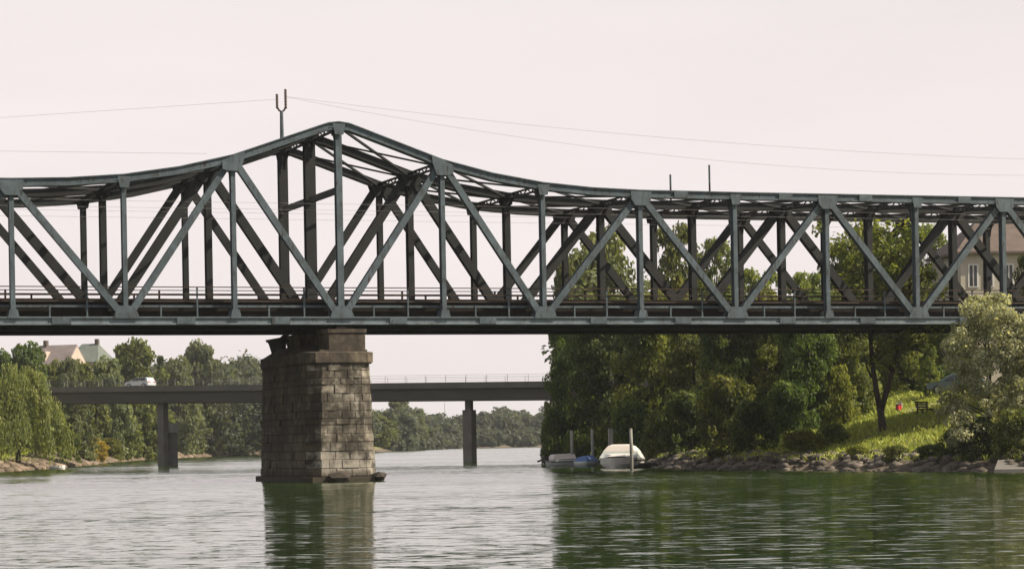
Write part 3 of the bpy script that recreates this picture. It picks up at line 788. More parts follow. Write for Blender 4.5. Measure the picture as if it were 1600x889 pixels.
kind('willow', ('leaf_willow', 'leaf_mid'), willow_mesh, R=4.6, H=9.5)
kind('silver', ('leaf_silver',), crown_mesh, R=3.2, H=9.5, n_cl=230, per=120, leaf=.105, cl=.62, r0=.16)

NAMES = dict(A='broadleaf_tree', B='broadleaf_tree', loose='broadleaf_tree', far='broadleaf_tree', shrub='shrub', cypress='cypress_tree', willow='willow_tree', silver='silver_willow_bush')
CATS = dict(shrub='shrub', silver='bush')
trng = random.Random(77)
LB = sorted((p_, bank(p_, y_)[1]) for p_, y_ in ((0, 737), (45, 734), (90, 731), (170, 722), (250, 716.5), (350, 712.5), (480, 708.5), (590, 705.5), (660, 702.5)))
RB = sorted((p_, bank(p_, y_)[1]) for p_, y_ in ((1600, 737), (1420, 736), (1200, 734.5), (1080, 733), (1000, 729), (930, 725.5)))
def on_land(px, Z, m):
    T = LB if px < 760 else RB
    return max(Z, float(np.interp(px, [a for a, b in T], [b for a, b in T])) + m)
def tree(key, mk, px, Z, ytop, wpx, label, group=None, ybot=None, sink=0.0):
    Z = on_land(px, Z, (14 if key == 'far' else 9) if px < 760 else 2.5)
    """px: column of the trunk, Z: depth; crown reaches up to photo row ytop and wpx either side"""
    me, tm, R, H = KIND[key, mk]
    top = unproj(px, ytop, Z)
    x = at_x(px, Z) + RHO * (YH - (ytop + 650) / 2) * Z / F
    g = gz(x, Z) - sink
    h = max(1.0, top.z - g)
    r = wpx * Z / F
    rt = empty(NAMES[key], (x, Z, g), trng.uniform(0, 6.28))
    rt.scale = (r / R, r / R, h / (H * 1.02))
    tag(rt, label, CATS.get(key, 'tree'), group)
    link('crown', me, rt)
    if tm: link('trunk', tm, rt)
    return rt

# ------------------------------------------------------------------ right bank trees
GR = 'trees and shrubs on the right bank'
for a in [
    ('A', 'leaf_dark', 893, 206, 466, 44, 'dark tree at the left end of the right bank, over the small grey boat'),
    ('B', 'leaf_dark', 950, 202, 458, 56, 'dark broad tree directly behind the white motorboat'),
    ('A', 'leaf_mid', 1018, 197, 452, 58, 'mid green tree just right of the mooring poles'),
    ('A', 'leaf_olive', 1083, 192, 458, 54, 'mid green full tree left of centre in the right bank wood'),
    ('A', 'leaf_dark', 1140, 186, 456, 52, 'dark green tree in the middle of the right bank wood'),
    ('A', 'leaf_mid', 1196, 186, 448, 54, 'tall mid green tree right of the middle of the bank wood'),
    ('B', 'leaf_dark', 1258, 178, 462, 46, 'very dark tree left of the yellow-green shrub on the right bank'),
    ('A', 'leaf_olive', 1318, 184, 450, 50, 'mid green tree behind the yellow-green shrub'),
    ('A', 'leaf_olive', 938, 285, 352, 78, 'hazy olive tree seen through the truss, farthest left on the right bank'),
    ('loose', 'leaf_olive', 884, 262, 398, 30, 'small hazy tree at the left edge of the trees behind the truss'),
    ('loose', 'leaf_mid', 1056, 240, 340, 58, 'loose open tree behind the truss, sky showing through its crown'),
    ('loose', 'leaf_olive', 1116, 246, 362, 58, 'loose olive tree behind the truss, beside the taller open tree'),
    ('loose', 'leaf_mid', 1186, 232, 412, 60, 'low sparse treetop behind the truss above the bank wood'),
    ('loose', 'leaf_mid', 1262, 228, 418, 52, 'low loose treetop behind the truss, left of the big crown'),
    ('A', 'leaf_mid', 1345, 214, 346, 66, 'tall leafy tree behind the truss, left of the brown-roofed house'),
    ('loose', 'leaf_yellow' if ('loose', 'leaf_yellow') in KIND else 'leaf_olive', 1440, 222, 342, 70, 'tall yellowish tree behind the truss beside the brown-roofed house'),
    ('A', 'leaf_mid', 1418, 206, 452, 50, 'mid green tree behind the two-stemmed tree on the bank'),
    ('A', 'leaf_mid', 1480, 196, 470, 44, 'mid green tree behind the silver willow bush'),
    ('A', 'leaf_mid', 1618, 196, 372, 34, 'green tree at the right edge in front of the brown-roofed house'),
    ('shrub', 'leaf_dark', 868, 208, 640, 26, 'dark shrub overhanging the water behind the small grey boat', 1),
    ('shrub', 'leaf_dark', 925, 202, 622, 36, 'dark shrub on the bank behind the blue covered boat', 1),
    ('shrub', 'leaf_dark', 985, 192, 628, 36, 'dark shrub on the bank just behind the white motorboat', 1),
    ('shrub', 'leaf_olive', 1030, 186, 640, 30, 'brownish olive shrub right of the white motorboat', 1),
    ('shrub', 'leaf_dark', 1080, 178, 612, 46, 'dark rounded shrub at the water left of the tall bank shrub', 1),
    ('shrub', 'leaf_mid', 1140, 172, 588, 48, 'tall mid green shrub over the shaded stony shore', 1),
    ('shrub', 'leaf_dark', 1178, 164, 626, 40, 'dark shrub reaching the water left of the sunny grass', 1),
    ('shrub', 'leaf_dark', 1232, 170, 596, 36, 'dark shrub between the bank wood and the sunny grass', 1),
    ('shrub', 'leaf_yellow', 1304, 178, 572, 34, 'bright yellow-green shrub left of the two-stemmed tree', 1),
    ('shrub', 'leaf_yellow', 1345, 186, 580, 26, 'small yellow-green shrub just behind the two-stemmed tree', 1),
    ('shrub', 'leaf_yellow', 1250, 156, 672, 34, 'low yellowish shrub on the bank above the bright stones', 1),
    ('shrub', 'leaf_olive', 1300, 158, 662, 30, 'low olive shrub on the grass left of the two-stemmed tree', 1),
    ('loose', 'leaf_mid', 1452, 186, 535, 20, 'slim loose tree above the bench at the top of the slope'),
    ('shrub', 'leaf_olive', 1120, 158, 706, 20, 'low weeds on the shaded stones left of the sunny grass', 1),
    ('shrub', 'leaf_yellow', 1338, 146, 706, 20, 'low yellow-green weeds on the stones below the two-stemmed tree', 1),
    ('shrub', 'leaf_olive', 1398, 143, 702, 24, 'low olive weeds on the stones right of the two-stemmed tree', 1),
    ('shrub', 'leaf_dark', 1452, 139, 694, 28, 'dark weeds on the stones left of the silver willow bush', 1),
    ('shrub', 'leaf_dark', 1490, 138, 672, 26, 'dark shrub at the left foot of the silver willow bush', 1),
    ('shrub', 'leaf_dark', 1466, 190, 572, 30, 'dark shrub at the top of the grass slope', 1),
    ('silver', 'leaf_silver', 1545, 137, 446, 76, 'big pale silver willow bush in front of the bridge at the right'),
    ('silver', 'leaf_silver', 1608, 136, 478, 52, 'pale silver willow bush cut by the right edge of the picture'),
    ('shrub', 'leaf_dark', 1530, 134, 650, 34, 'dark low shrub under the silver willow bush', 1),
    ('shrub', 'leaf_olive', 1590, 133, 640, 40, 'dark olive shrub at the foot of the right edge bush', 1),
]:
    tree(*a[:7], group=GR, sink=.3 if len(a) > 7 else 0)

# the two-stemmed tree on the grass
def fork_tree():
    Z = 160.0
    b0 = unproj(1379, 672, Z); g = gz(b0.x, Z)
    rt = empty('two_stemmed_tree', (b0.x, Z, g)); tag(rt, 'slim tree with two dark forked stems on the sunny grass slope', 'tree', GR)
    R_ = lambda px, py, dz=0: unproj(px, py, Z + dz) - Vector((b0.x, Z, g))
    m = MB()
    m.tube([R_(1380, 690), R_(1379, 668), R_(1376, 645), R_(1375, 636)], [.34, .26, .23, .24], 8)
    left = [R_(1375, 640), R_(1369, 610), R_(1363, 570, .5), R_(1360, 530, 1), R_(1352, 480, 1.4), R_(1346, 430, 1.6), R_(1350, 385, 1.5)]
    m.tube(left, [.2, .18, .16, .14, .12, .08, .04], 7)
    right = [R_(1376, 642), R_(1386, 608, -.4), R_(1394, 580, -.6), R_(1404, 545, -.8), R_(1412, 510, -.6), R_(1420, 460, 0), R_(1424, 400, .4)]
    m.tube(right, [.2, .18, .16, .14, .12, .08, .04], 7)
    rg = random.Random(9); tips = []
    for base in (left, right):
        for j in range(2, 6):
            for _ in range(4):
                e = base[j] + Vector((rg.uniform(-2.2, 2.2), rg.uniform(-2.2, 2.2), rg.uniform(.3, 2.2))); tips.append(e)
                m.tube([base[j], base[j].lerp(e, .5) + Vector((0, 0, .2)), e], [.06, .04, .015], 5)
    m.tube([R_(1362, 590, .4), R_(1355, 575, .2), R_(1350, 555, 0)], [.09, .06, .03], 5)
    m.build('trunk', M['bark'], rt, smooth=True)
    npg = np.random.default_rng(31); P, Nn, T = [], [], []
    cl = [np.array(t) for t in tips]
    for j in range(95):
        c = np.array(R_(npg.normal(1388, 40), npg.uniform(352, 500), npg.uniform(-2, 3.2))); cl.append(c)
    for c in cl:
        k = int(npg.uniform(40, 120)); u = rand_unit(npg, k); r = npg.uniform(.4, .85)
        if c[2] < R_(1388, 545).z: k = k // 4; u = u[:k]
        P.append(c + u * (npg.uniform(.2, 1, k) ** .5)[:, None] * r); nn = u * .5 + rand_unit(npg, k) * .7 + np.array([0, 0, .4])
        Nn.append(nn / np.linalg.norm(nn, axis=1)[:, None]); T.append(np.clip(npg.normal(.6, .2, k), 0, 1))
    v, q = leaves(npg, np.concatenate(P), np.concatenate(Nn), .15)
    link('crown', np_mesh('crown', v, q, M['leaf_mid'], np.concatenate(T)), rt)
fork_tree()

# ------------------------------------------------------------------ left bank trees
GL = 'trees on the left bank'
for a in [
    ('willow', 'leaf_willow', 26, 254, 570, 72, 'big weeping willow at the water, left edge of the picture'),
    ('willow', 'leaf_willow', 76, 268, 640, 24, 'smaller drooping willow just right of the big weeping willow'),
    ('far', 'leaf_dark', 42, 345, 534, 44, 'dark tree left of the grey-roofed house'),
    ('far', 'leaf_dark', 8, 350, 545, 26, 'dark tree at the left edge above the big willow'),
    ('far', 'leaf_olive', 92, 372, 562, 38, 'olive tree in front of the grey-roofed house'),
    ('far', 'leaf_olive', 128, 380, 562, 34, 'olive tree below the greenish-roofed house'),
    ('far', 'leaf_pale', 108, 368, 556, 22, 'small tree directly in front of the pale gable of the grey-roofed house'),
    ('far', 'leaf_pale', 168, 390, 556, 34, 'mid green tree between the far houses and the tall tree'),
    ('far', 'leaf_olive', 207, 398, 527, 50, 'tallest left bank tree, right above the car on the road bridge'),
    ('cypress', 'leaf_dark', 252, 400, 550, 9, 'narrow dark cypress right of the car on the road bridge'),
    ('far', 'leaf_pale', 278, 408, 556, 34, 'mid green tree right of the narrow cypress'),
    ('far', 'leaf_pale', 314, 412, 530, 40, 'tall tree with rounded top midway between cypress and stone pier'),
    ('far', 'leaf_olive', 348, 420, 574, 36, 'low olive tree left of the stone pier above the road bridge'),
    ('far', 'leaf_pale', 380, 430, 556, 42, 'round tree above the road bridge just left of the stone pier'),
    ('far', 'leaf_pale', 412, 440, 572, 34, 'tree half hidden by the left side of the stone pier'),
    ('far', 'leaf_pale', 120, 330, 618, 28, 'green tree under the left end of the road bridge'),
    ('far', 'leaf_olive', 180, 360, 612, 36, 'olive tree under the road bridge left of its twin columns'),
    ('far', 'leaf_dark', 226, 420, 606, 32, 'dark tree under the road bridge just left of its twin columns'),
    ('far', 'leaf_pale', 292, 460, 610, 34, 'tree under the road bridge just right of its twin columns'),
    ('willow', 'leaf_mid', 338, 480, 628, 24, 'dark weeping willow under the road bridge right of the twin columns'),
    ('willow', 'leaf_willow', 372, 500, 630, 22, 'pale weeping willow under the road bridge beside the dark one'),
    ('willow', 'leaf_mid', 400, 520, 632, 20, 'weeping willow touching the left outline of the stone pier'),
    ('far', 'leaf_olive', 596, 630, 648, 24, 'pale rounded tree at the right outline of the stone pier, far back'),
    ('far', 'leaf_pale', 624, 640, 622, 26, 'tall far tree right of the stone pier under the road bridge'),
    ('far', 'leaf_pale', 652, 665, 636, 16, 'far tree at the right end of the left bank trees'),
    ('shrub', 'leaf_flower', 140, 330, 684, 26, 'golden flowering shrub on the left bank below the road bridge', 1),
    ('shrub', 'leaf_yellow', 172, 345, 684, 20, 'pale green shrub right of the golden shrub', 1),
    ('shrub', 'leaf_mid', 200, 370, 668, 22, 'green shrub left of the road bridge twin columns', 1),
    ('shrub', 'leaf_yellow', 226, 400, 682, 18, 'yellow-green shrub at the shore left of the twin columns', 1),
    ('shrub', 'leaf_mid', 286, 455, 680, 18, 'green shrub at the shore right of the twin columns', 1),
    ('shrub', 'leaf_mid', 110, 300, 672, 20, 'green shrub between the willow and the golden shrub', 1),
]:
    tree(*a[:7], group=GL, sink=.3 if len(a) > 7 else 0)

# far woods: masses nobody could count
def wood(name, label, spots, leaf, mat, seed):
    rg = np.random.default_rng(seed); P, Nn, T = [], [], []
    for (x, y, z0, h, r) in spots:
        for k in range(26):
            u = rand_unit(rg, 1)[0]; c = np.array([x, y, z0 + h * .5]) + u * np.array([r, r, h * .5]) * rg.uniform(.4, 1) ** .6
            if c[2] < z0: c[2] = z0 + rg.uniform(0, 1)
            n = 42; uu = rand_unit(rg, n)
            P.append(c + uu * (rg.uniform(.3, 1, n) ** .5)[:, None] * r * .36); nn = uu * .6 + rand_unit(rg, n) * .7 + np.array([0, 0, .4])
            Nn.append(nn / np.linalg.norm(nn, axis=1)[:, None]); T.append(np.clip(rg.normal(.5 + rg.normal(0, .12), .18, n), 0, 1))
    v, q = leaves(rg, np.concatenate(P), np.concatenate(Nn), leaf)
    o = link(name, np_mesh(name, v, q, mat, np.concatenate(T))); tag(o, label, 'wood', kind='stuff')
rg = random.Random(3); spots = []
SH = sorted((p_, bank(p_, y_)[1]) for p_, y_ in ((590, 705.5), (660, 702.5), (720, 700.3), (840, 697.9)))
for j in range(60):
    px = rg.uniform(600, 862); Z = float(np.interp(px, [a for a, b in SH] + [900], [b for a, b in SH] + [895])) + rg.uniform(3, 9)
    x = at_x(px, Z); g = gz(x, Z); spots.append((x, Z, max(g - 1, -.2), rg.uniform(3, 6.5), rg.uniform(2.2, 3.5)))
for j in range(95):
    px = rg.uniform(640, 900); Z = np.interp(px, [640, 660, 720, 840, 900], [800, 850, 880, 905, 925]) + rg.uniform(2, 60)
    yt = np.interp(px, [640, 670, 700, 740, 760, 790, 815, 835, 870, 900], [650, 652, 654, 656, 648, 640, 645, 650, 632, 630]) + rg.uniform(-3, 9)
    x = at_x(px, Z); g = gz(x, Z); spots.append((x, Z, g - 1, unproj(px, yt, Z).z - g + 1, rg.uniform(4, 6.5)))
wood('far_wood', 'hazy blue-grey wood along the far shore of the river', spots, .75, M['leaf_far_hazed'], 4)
spots = []
for j in range(70):
    px = rg.uniform(420, 640); Z = rg.uniform(700, 860)
    x = at_x(px, Z); g = gz(x, Z); spots.append((x, Z, g - 1, unproj(px, rg.uniform(636, 654), Z).z - g + 1, rg.uniform(4, 6)))
wood('bank_wood', 'hazy wood behind the far trees right of the stone pier', spots, .6, M['leaf_far_hazed'], 6)
spots = []
for j in range(120):
    px = rg.uniform(-160, 560); Z = rg.uniform(520, 640)
    x = at_x(px, Z); g = gz(x, Z); spots.append((x, Z, g - 1, max(4, unproj(px, rg.uniform(552, 588), Z).z - g + 1), rg.uniform(4, 6.5)))
wood('hill_wood', 'hazy green wood on the slope behind the left bank trees', spots, .5, M['leaf_far_hazed'], 8)
spots = []
for j in range(110):
    px = rg.uniform(918, 1700); Z = rg.uniform(272, 335)
    yt = float(np.interp(px, [872, 900, 940, 1000, 1040, 1140, 1165, 1280, 1300, 1480, 1700], [450, 415, 392, 408, 392, 402, 440, 446, 405, 400, 400])) + rg.uniform(0, 45)
    x = at_x(px, Z); g = gz(x, Z); spots.append((x, Z, g - 1, max(3, unproj(px, yt, Z).z - g + 1), rg.uniform(2.6, 4.2)))
wood('slope_wood', 'green wood filling the background behind the right bank trees', spots, .32, M['leaf_pale'], 10)

# ------------------------------------------------------------------ shore stones and grass
def stones(name, label, line, n, size, mat, seed, din, dout, lo=0.0, hi=1.0):
    rgn = random.Random(seed); Lp = np.array(line, float)
    seg = np.linalg.norm(Lp[1:] - Lp[:-1], axis=1); cum = np.concatenate([[0], np.cumsum(seg)])
    V, Fc = [], []
    cand = []
    for j in range(n):
        u = rgn.uniform(lo, hi) * cum[-1]; k = min(np.searchsorted(cum, u, 'right') - 1, len(seg) - 1)
        p = Lp[k] + (Lp[k + 1] - Lp[k]) * ((u - cum[k]) / seg[k])
        t = (Lp[k + 1] - Lp[k]) / seg[k]; nn = np.array([t[1], -t[0]])
        cand.append(p + nn * rgn.uniform(din, dout))
    hs = ground_h(cand)
    for p, h in zip(cand, hs):
        vs, fs = rock_mesh(rgn, size * (rgn.uniform(.2, 1) ** 2 * 1.6 + .3), .65); b0 = len(V)
        V += [(p[0] + a, p[1] + b_, h + c + .04) for a, b_, c in vs]; Fc += [tuple(i + b0 for i in f) for f in fs]
    me = np_mesh(name, V, Fc, mat); o = link(name, me); tag(o, label, 'stones', kind='stuff')
stones('shore_stones', 'loose pale stones along the foot of the right bank', RIGHT[3:12], 2600, .26, M['rock'], 1, -.5, 3.0)
stones('shore_stones', 'pinkish stones along the foot of the left bank', LEFT[2:11], 3200, .42, M['rock_left'], 2, .4, -4.0)

stones('shore_stones', 'band of pinkish stones on the left shore around the twin columns', LEFT[5:10], 2000, .55, M['rock_left'], 3, .3, -5.0)
def grass(name, label, pts_fn, n, hgt, seed):
    rgn = np.random.default_rng(seed)
    P = pts_fn(rgn, n); h = ground_h(P); n = len(P)
    a = rgn.uniform(0, 6.28, n); hh = hgt * rgn.uniform(.5, 1.5, n); wdt = hgt * .12
    lean = rgn.normal(0, .45, (n, 2)) * hh[:, None]
    base = np.column_stack([P, h - .03]); sd_ = np.column_stack([np.cos(a) * wdt, np.sin(a) * wdt, np.zeros(n)])
    tip = base + np.column_stack([lean, hh]); mid = base + np.column_stack([lean * .35, hh * .6])
    v = np.stack([base - sd_, base + sd_, mid + sd_ * .8, tip], 1).reshape(-1, 3)
    o = link(name, np_mesh(name, v, np.arange(4 * n).reshape(n, 4), M['blade'], np.clip(rgn.normal(.5, .22, n), 0, 1))); tag(o, label, 'grass', kind='stuff')
def right_slope(rgn, n):
    P = np.column_stack([rgn.uniform(8, 44, n), rgn.uniform(128, 205, n)])
    d = river_sd(P); return P[(d > .9) & (d < 27)]
grass('bank_grass', 'sunlit yellow-green grass on the right bank slope', right_slope, 110000, .26, 5)
def left_slope(rgn, n):
    P = np.column_stack([rgn.uniform(-75, -38, n), rgn.uniform(240, 480, n)])
    d = river_sd(P); return P[(d > 2.0) & (d < 25)]
grass('bank_grass', 'rough grass on the left bank below the road bridge', left_slope, 60000, .45, 7)

# path along the top of the right bank
pth = [unproj(1400, 609, 176), unproj(1440, 608, 177), unproj(1480, 607, 176), unproj(1530, 606, 174), unproj(1620, 606, 170)]
m = MB(); rows = []
for p in pth:
    rows.append([(p.x, p.y + dy, gz(p.x, p.y + dy) + .06) for dy in (-1.6, -.5, .6, 1.7)])
vs = [q for r in rows for q in r]; fs = [(i * 4 + j, i * 4 + j + 4, i * 4 + j + 5, i * 4 + j + 1) for i in range(len(rows) - 1) for j in range(3)]
tag(m.add(vs, fs).build('path', M['gravel_path']), kind='structure')

# ------------------------------------------------------------------ concrete boat ramp at the lower right
p = unproj(1575, 733, 131)
ramp_o = empty('boat_ramp', (p.x, 131, 0)); tag(ramp_o, 'grey concrete boat ramp at the water in the lower right corner', 'ramp')
MB().loft([[(-1.1, -1.6, -.6), (3.5, -2.2, -.6), (3.5, 3.5, -.6), (.2, 3.5, -.6)], [(-1.0, -1.5, .16), (3.5, -2.1, .16), (3.5, 3.5, .95), (.3, 3.5, .95)]]).build('slab', M['concrete'], ramp_o)

# ------------------------------------------------------------------ bench, scooter, shed, parked car on the slope
p = unproj(1446, 646, 166); g = gz(p.x, p.y)
bn = empty('park_bench', (p.x, p.y, g), .9); tag(bn, 'dark wooden bench on the sunny grass slope', 'bench')
for j in range(3): MB().box((-.8, -.22 + j * .16, .42), (.8, -.09 + j * .16, .46)).build('seat_plank', M['bench'], bn)
for j in range(3): MB().box((-.8, .27 + j * .03, .52 + j * .15), (.8, .30 + j * .03, .64 + j * .15)).build('back_plank', M['bench'], bn)
for sx in (-.65, .65):
    m = MB(); m.box((sx - .05, -.2, -.1), (sx + .05, -.1, .418)); m.box((sx - .05, .2, -.1), (sx + .05, .268, .9)); m.box((sx - .05, -.2, .36), (sx + .05, .26, .417)); m.build('leg', M['bench'], bn)

p = unproj(1404, 607, 178); g = gz(p.x, p.y)
sctr = empty('motor_scooter', (p.x, p.y, g), 1.15); sctr.scale = (.8, .8, .8); tag(sctr, 'small red and white scooter at the top of the grass slope', 'scooter')
for sx in (-.5, .52): 
    mt_ = MB(); mt_.tube([(sx, -.05, .2), (sx, .05, .2)], .2, 14).build('wheel', M['dark'], sctr)
MB().prism([(-.6, .3), (.1, .28), (.3, .3), (.42, .75), (.34, .8), (.16, .42), (-.08, .42), (-.12, .7), (-.62, .66)], -.14, .14).build('body', M['red'], sctr)
MB().prism([(-.62, .67), (-.1, .71), (-.12, .79), (-.55, .8)], -.13, .13).build('seat', M['dark'], sctr)
MB().prism([(.36, .5), (.5, .5), (.46, 1.0), (.36, .98)], -.17, .17).build('front_shield', M['white'], sctr)
MB().tube([(.4, -.3, 1.0), (.4, .3, 1.0)], .025, 6).build('handlebar', M['dark'], sctr)

def car(name, loc, rz, paint, label, Lc=4.0, hh=1.48):
    o = empty(name, loc, rz); tag(o, label, 'car')
    k = Lc / 4.0
    side = [(-2.0, .32), (-1.98, .75), (-1.9, .92), (-.02 + .98, .92), (1.85, .78), (2.0, .6), (2.0, .32)]
    m = MB(); m.loft([[(x * k, y, z) for x, z in side] for y in (-.78, -.83, .83, .78)]); m.build('body', paint, o)
    cab = [(-1.9, .921), (-1.72, 1.38), (-1.5, 1.47), (.05, 1.47), (.32, 1.40), (1.1, .921)]
    m = MB(); m.loft([[(x * k, y * (1 if z < 1 else .86), z * hh / 1.48 if z > 1 else z) for x, z in cab] for y in (-.78, .78)]); m.build('cabin', paint, o)
    for sy in (-1, 1):
        for (x0, x1, x2, x3) in ((-1.55, -1.45, -.75, -.75), (-.66, -.66, .05, .05), (.12, .12, .2, .82)):
            pts = [(x0, .98), (x3 if x3 > x2 else x3, .98), (x2, 1.36), (x1, 1.36)]
            m = MB(); vs = [(x * k, sy * ((.795 if z < 1 else .70) + d), z) for d in (0, .02) for x, z in pts]
            m.add(vs, [(0, 1, 2, 3), (4, 7, 6, 5), (0, 4, 5, 1), (1, 5, 6, 2), (2, 6, 7, 3), (3, 7, 4, 0)]); m.build('side_window', M['glass'], o)
    m = MB(); m.add([(1.12 * k, -.68, .98), (1.12 * k, .68, .98), (.36 * k, .6, 1.38), (.36 * k, -.6, 1.38)], [(0, 1, 2, 3)]); m.build('windscreen', M['glass'], o)
    for sx in (-1.25, 1.25):
        for sy in (-1, 1):
            w = MB().tube([(sx * k, sy * .66, .31), (sx * k, sy * .85, .31)], .31, 16).build('wheel', M['dark'], o)
            MB().tube([(sx * k, sy * .851, .31), (sx * k, sy * .862, .31)], .19, 12).build('rim', M['boat_grey'], w)
    for sy in (-.55, .55):
        MB().box((1.9 * k, sy - .15, .62), (2.02 * k, sy + .15, .74)).build('headlight', M['white'], o)
        MB().box((-2.01 * k, sy - .12, .72), (-1.95 * k, sy + .12, .88)).build('tail_light', M['red'], o)
    return o
p = unproj(1494, 596, 184)
car('parked_car', (p.x, p.y, gz(p.x, p.y)), 2.9, M['car2'], 'blue-grey parked car half hidden behind the silver willow bush', 4.2)

# ------------------------------------------------------------------ houses
def house(name, label, loc, rz, wx, wy, hw, hr, wall, roof, win, hip=0.0, chim=None, dormer=False):
    o = empty(name, loc, rz); tag(o, label, 'house')
    MB().box((-wx / 2, -wy / 2, -2), (wx / 2, wy / 2, hw)).build('wall', wall, o)
    ov = .5
    a, b_ = wx / 2 + ov, wy / 2 + ov
    rx = a - hip
    base = [(-a, -b_, hw), (a, -b_, hw), (a, b_, hw), (-a, b_, hw)]
    m = MB(); m.add([(x, y, hw + .002) for x, y, z in base] + [(x, y, hw + .2) for x, y, z in base] + [(-rx, 0, hw + hr), (rx, 0, hw + hr)],
                    [(3, 2, 1, 0), (0, 1, 5, 4), (1, 2, 6, 5), (2, 3, 7, 6), (3, 0, 4, 7), (4, 5, 9, 8), (6, 7, 8, 9), (5, 6, 9), (7, 4, 8)])
    r = m.build('roof', roof, o)
    if hip == 0:
        for sx in (-1, 1):
            m = MB(); m.prism([(-wy / 2, hw + .2), (wy / 2, hw + .2), (0, hw + hr - .35)], sx * (a + .002), sx * (a + .03), 'x'); m.build('gable', wall, o)
    if chim: MB().box((chim - .35, -.4, hw + hr - 1.0), (chim + .35, .4, hw + hr + .9)).build('chimney', M['roof_brown'], r)
    for (x, z, w, h) in win:
        f = MB().box((x - w / 2 - .1, -wy / 2 - .06, z - .1), (x + w / 2 + .1, -wy / 2 - .002, z + h + .1)).build('window', M['white'], o)
        for sx in (-1, 1):
            MB().box((x + sx * w / 4 - w / 4 + .05, -wy / 2 - .075, z), (x + sx * w / 4 + w / 4 - .05, -wy / 2 - .062, z + h)).build('pane', M['glass'], f)
    if dormer:
        MB().box((-wx * .38, -wy * .36, hw + .3), (-wx * .12, -.2, hw + hr * .75)).build('dormer', wall, o)
    return o
p = unproj(1590, 480, 206); g = gz(p.x, p.y + 4)
ze, zr = unproj(1530, 398, 206).z - g, unproj(1560, 344, 210).z - g
house('house', 'cream house with brown tiled hip roof behind the right end of the truss', (p.x, p.y + 4, g), .12, 10.5, 8, ze, zr - ze, M['plaster'], M['roof_brown'],
      [(x, z, .7, 1.7) for x in (-4.2, -2.9, -1.2, .6, 2.6) for z in (ze - 2.6, ze - 5.4)], hip=3.2, chim=1.0)
p = unproj(92, 600, 470); g = gz(p.x, p.y)
zr = unproj(92, 539, 470).z
house('house', 'pale house with steep grey-violet roof among the left bank trees', (p.x, p.y, g), -.35, 7.0, 9, zr - g - 5, 5.0, M['plaster_pink'], M['roof_grey'],
      [(x, zr - g - 7.2, .9, 1.3) for x in (-2.2, 0, 2.2)], chim=-2.6, dormer=True)
p = unproj(142, 600, 500); g = gz(p.x, p.y)
zr = unproj(142, 537, 500).z
house('house', 'pale house with dull green hip roof right of the grey-violet roof', (p.x, p.y, g), -.25, 6.5, 9, zr - g - 4, 4.0, M['plaster_pink'], M['roof_green'],
      [(x, zr - g - 6.4, .9, 1.3) for x in (-2.0, 2.0)], hip=2.0, chim=1.5)

# ------------------------------------------------------------------ road bridge
def road_pt(px, py, Z): return unproj(px, py, Z)
A_, B_ = Vector((at_x(255, 280), 280, 0)), Vector((at_x(735, 264), 264, 0))
rdir = (B_ - A_).normalized(); rn = Vector((-rdir.y, rdir.x, 0))
zA, zB = unproj(255, 605.5, 280).z, unproj(735, 600, 264).z
LEN = (B_ - A_).length
rb = empty('road_bridge', A_ + Vector((0, 0, zA))); tag(rb, 'dark flat road bridge on thin columns crossing the river in the background', 'bridge')
def RP(s, w, dz): return A_ + rdir * s + rn * w + Vector((0, 0, zA + (zB - zA) * s / LEN + dz)) - Vector(rb.location)
S0, S1 = -32.0, 90.0
def rbox(m, s0, s1, w0, w1, d0, d1):
    m.add([RP(s, w, d) for s in (s0, s1) for w in (w0, w1) for d in (d0, d1)], MB.BF); return m
rbox(MB(), S0, S1, 0, 10, -.42, -.0).build('slab', M['road_slab'], rb)
rbox(MB(), S0, S1, .0, .35, .003, .22).build('kerb', M['road_slab'], rb)
rbox(MB(), S0, S1, 9.65, 10, .003, .22).build('kerb', M['road_slab'], rb)
rbox(MB(), S0, S1, .36, 9.64, .003, .03).build('carriageway', M['asphalt'], rb)
for w0 in (.35, 3.3, 6.4, 9.3):
    m = rbox(MB(), S0, S1, w0, w0 + .3, -1.6, -.421); rbox(m, S0, S1, w0 - .12, w0 + .42, -1.68, -1.6); m.build('girder', M['road_steel'], rb)
for s in np.arange(S0, S1, 2.4):
    for w0 in (.1, 9.83): rbox(MB(), s, s + .035, w0, w0 + .035, .221, 1.0).build('railing_post', M['wire'], rb)
for w0 in (.1, 9.83):
    for d in (.98, .62): rbox(MB(), S0, S1, w0 - .01, w0 + .02, d, d + .022).build('handrail', M['wire'], rb)
def column(name, s, w, hw, hd, z0, d1, mat):
    m = MB(); b0 = RP(s, w, 0); zt = b0.z + d1; zb = z0 - rb.location.z
    m.add([RP(s + a * hw, w + b * hd, 0).xy[:] + (z,) for a in (-1, 1) for b in (-1, 1) for z in (zb, zt)], MB.BF); return m.build(name, mat, rb)
column('column', -1.05, 1.6, .42, .5, -2, -1.69, M['concrete'])
column('column', -.72, 3.0, .38, .5, -2, -4.0, M['concrete'])
column('column_head', -.7, 2.95, .46, .6, zA - 5.0 , -3.99 , M['plaster_grey'])
column('column', LEN - .95, 1.8, .52, .6, -2, -2.7, M['concrete'])
column('column_neck', LEN - .95, 1.8, .3, .4, zB - 2.75, -1.69, M['concrete'])
column('column', LEN + 40, 1.8, .54, .6, -2, -1.69, M['concrete'])
lp_ = RP((840 - 255) / 480 * LEN, 9.0, 0) + Vector(rb.location)
ll = empty('street_lamp', lp_); tag(ll, 'thin lamp post on the road bridge at the edge of the right bank trees', 'lamp')
MB().tube([(0, 0, 0), (0, 0, 5.2)], [.09, .05], 8).build('pole', M['wire'], ll); MB().bar((0, 0, 5.2), (.7, 0, 5.3), (0, 0, 1), .08, .16).build('lamp_head', M['wire'], ll)
cs_ = (200 - 255) / 480 * LEN
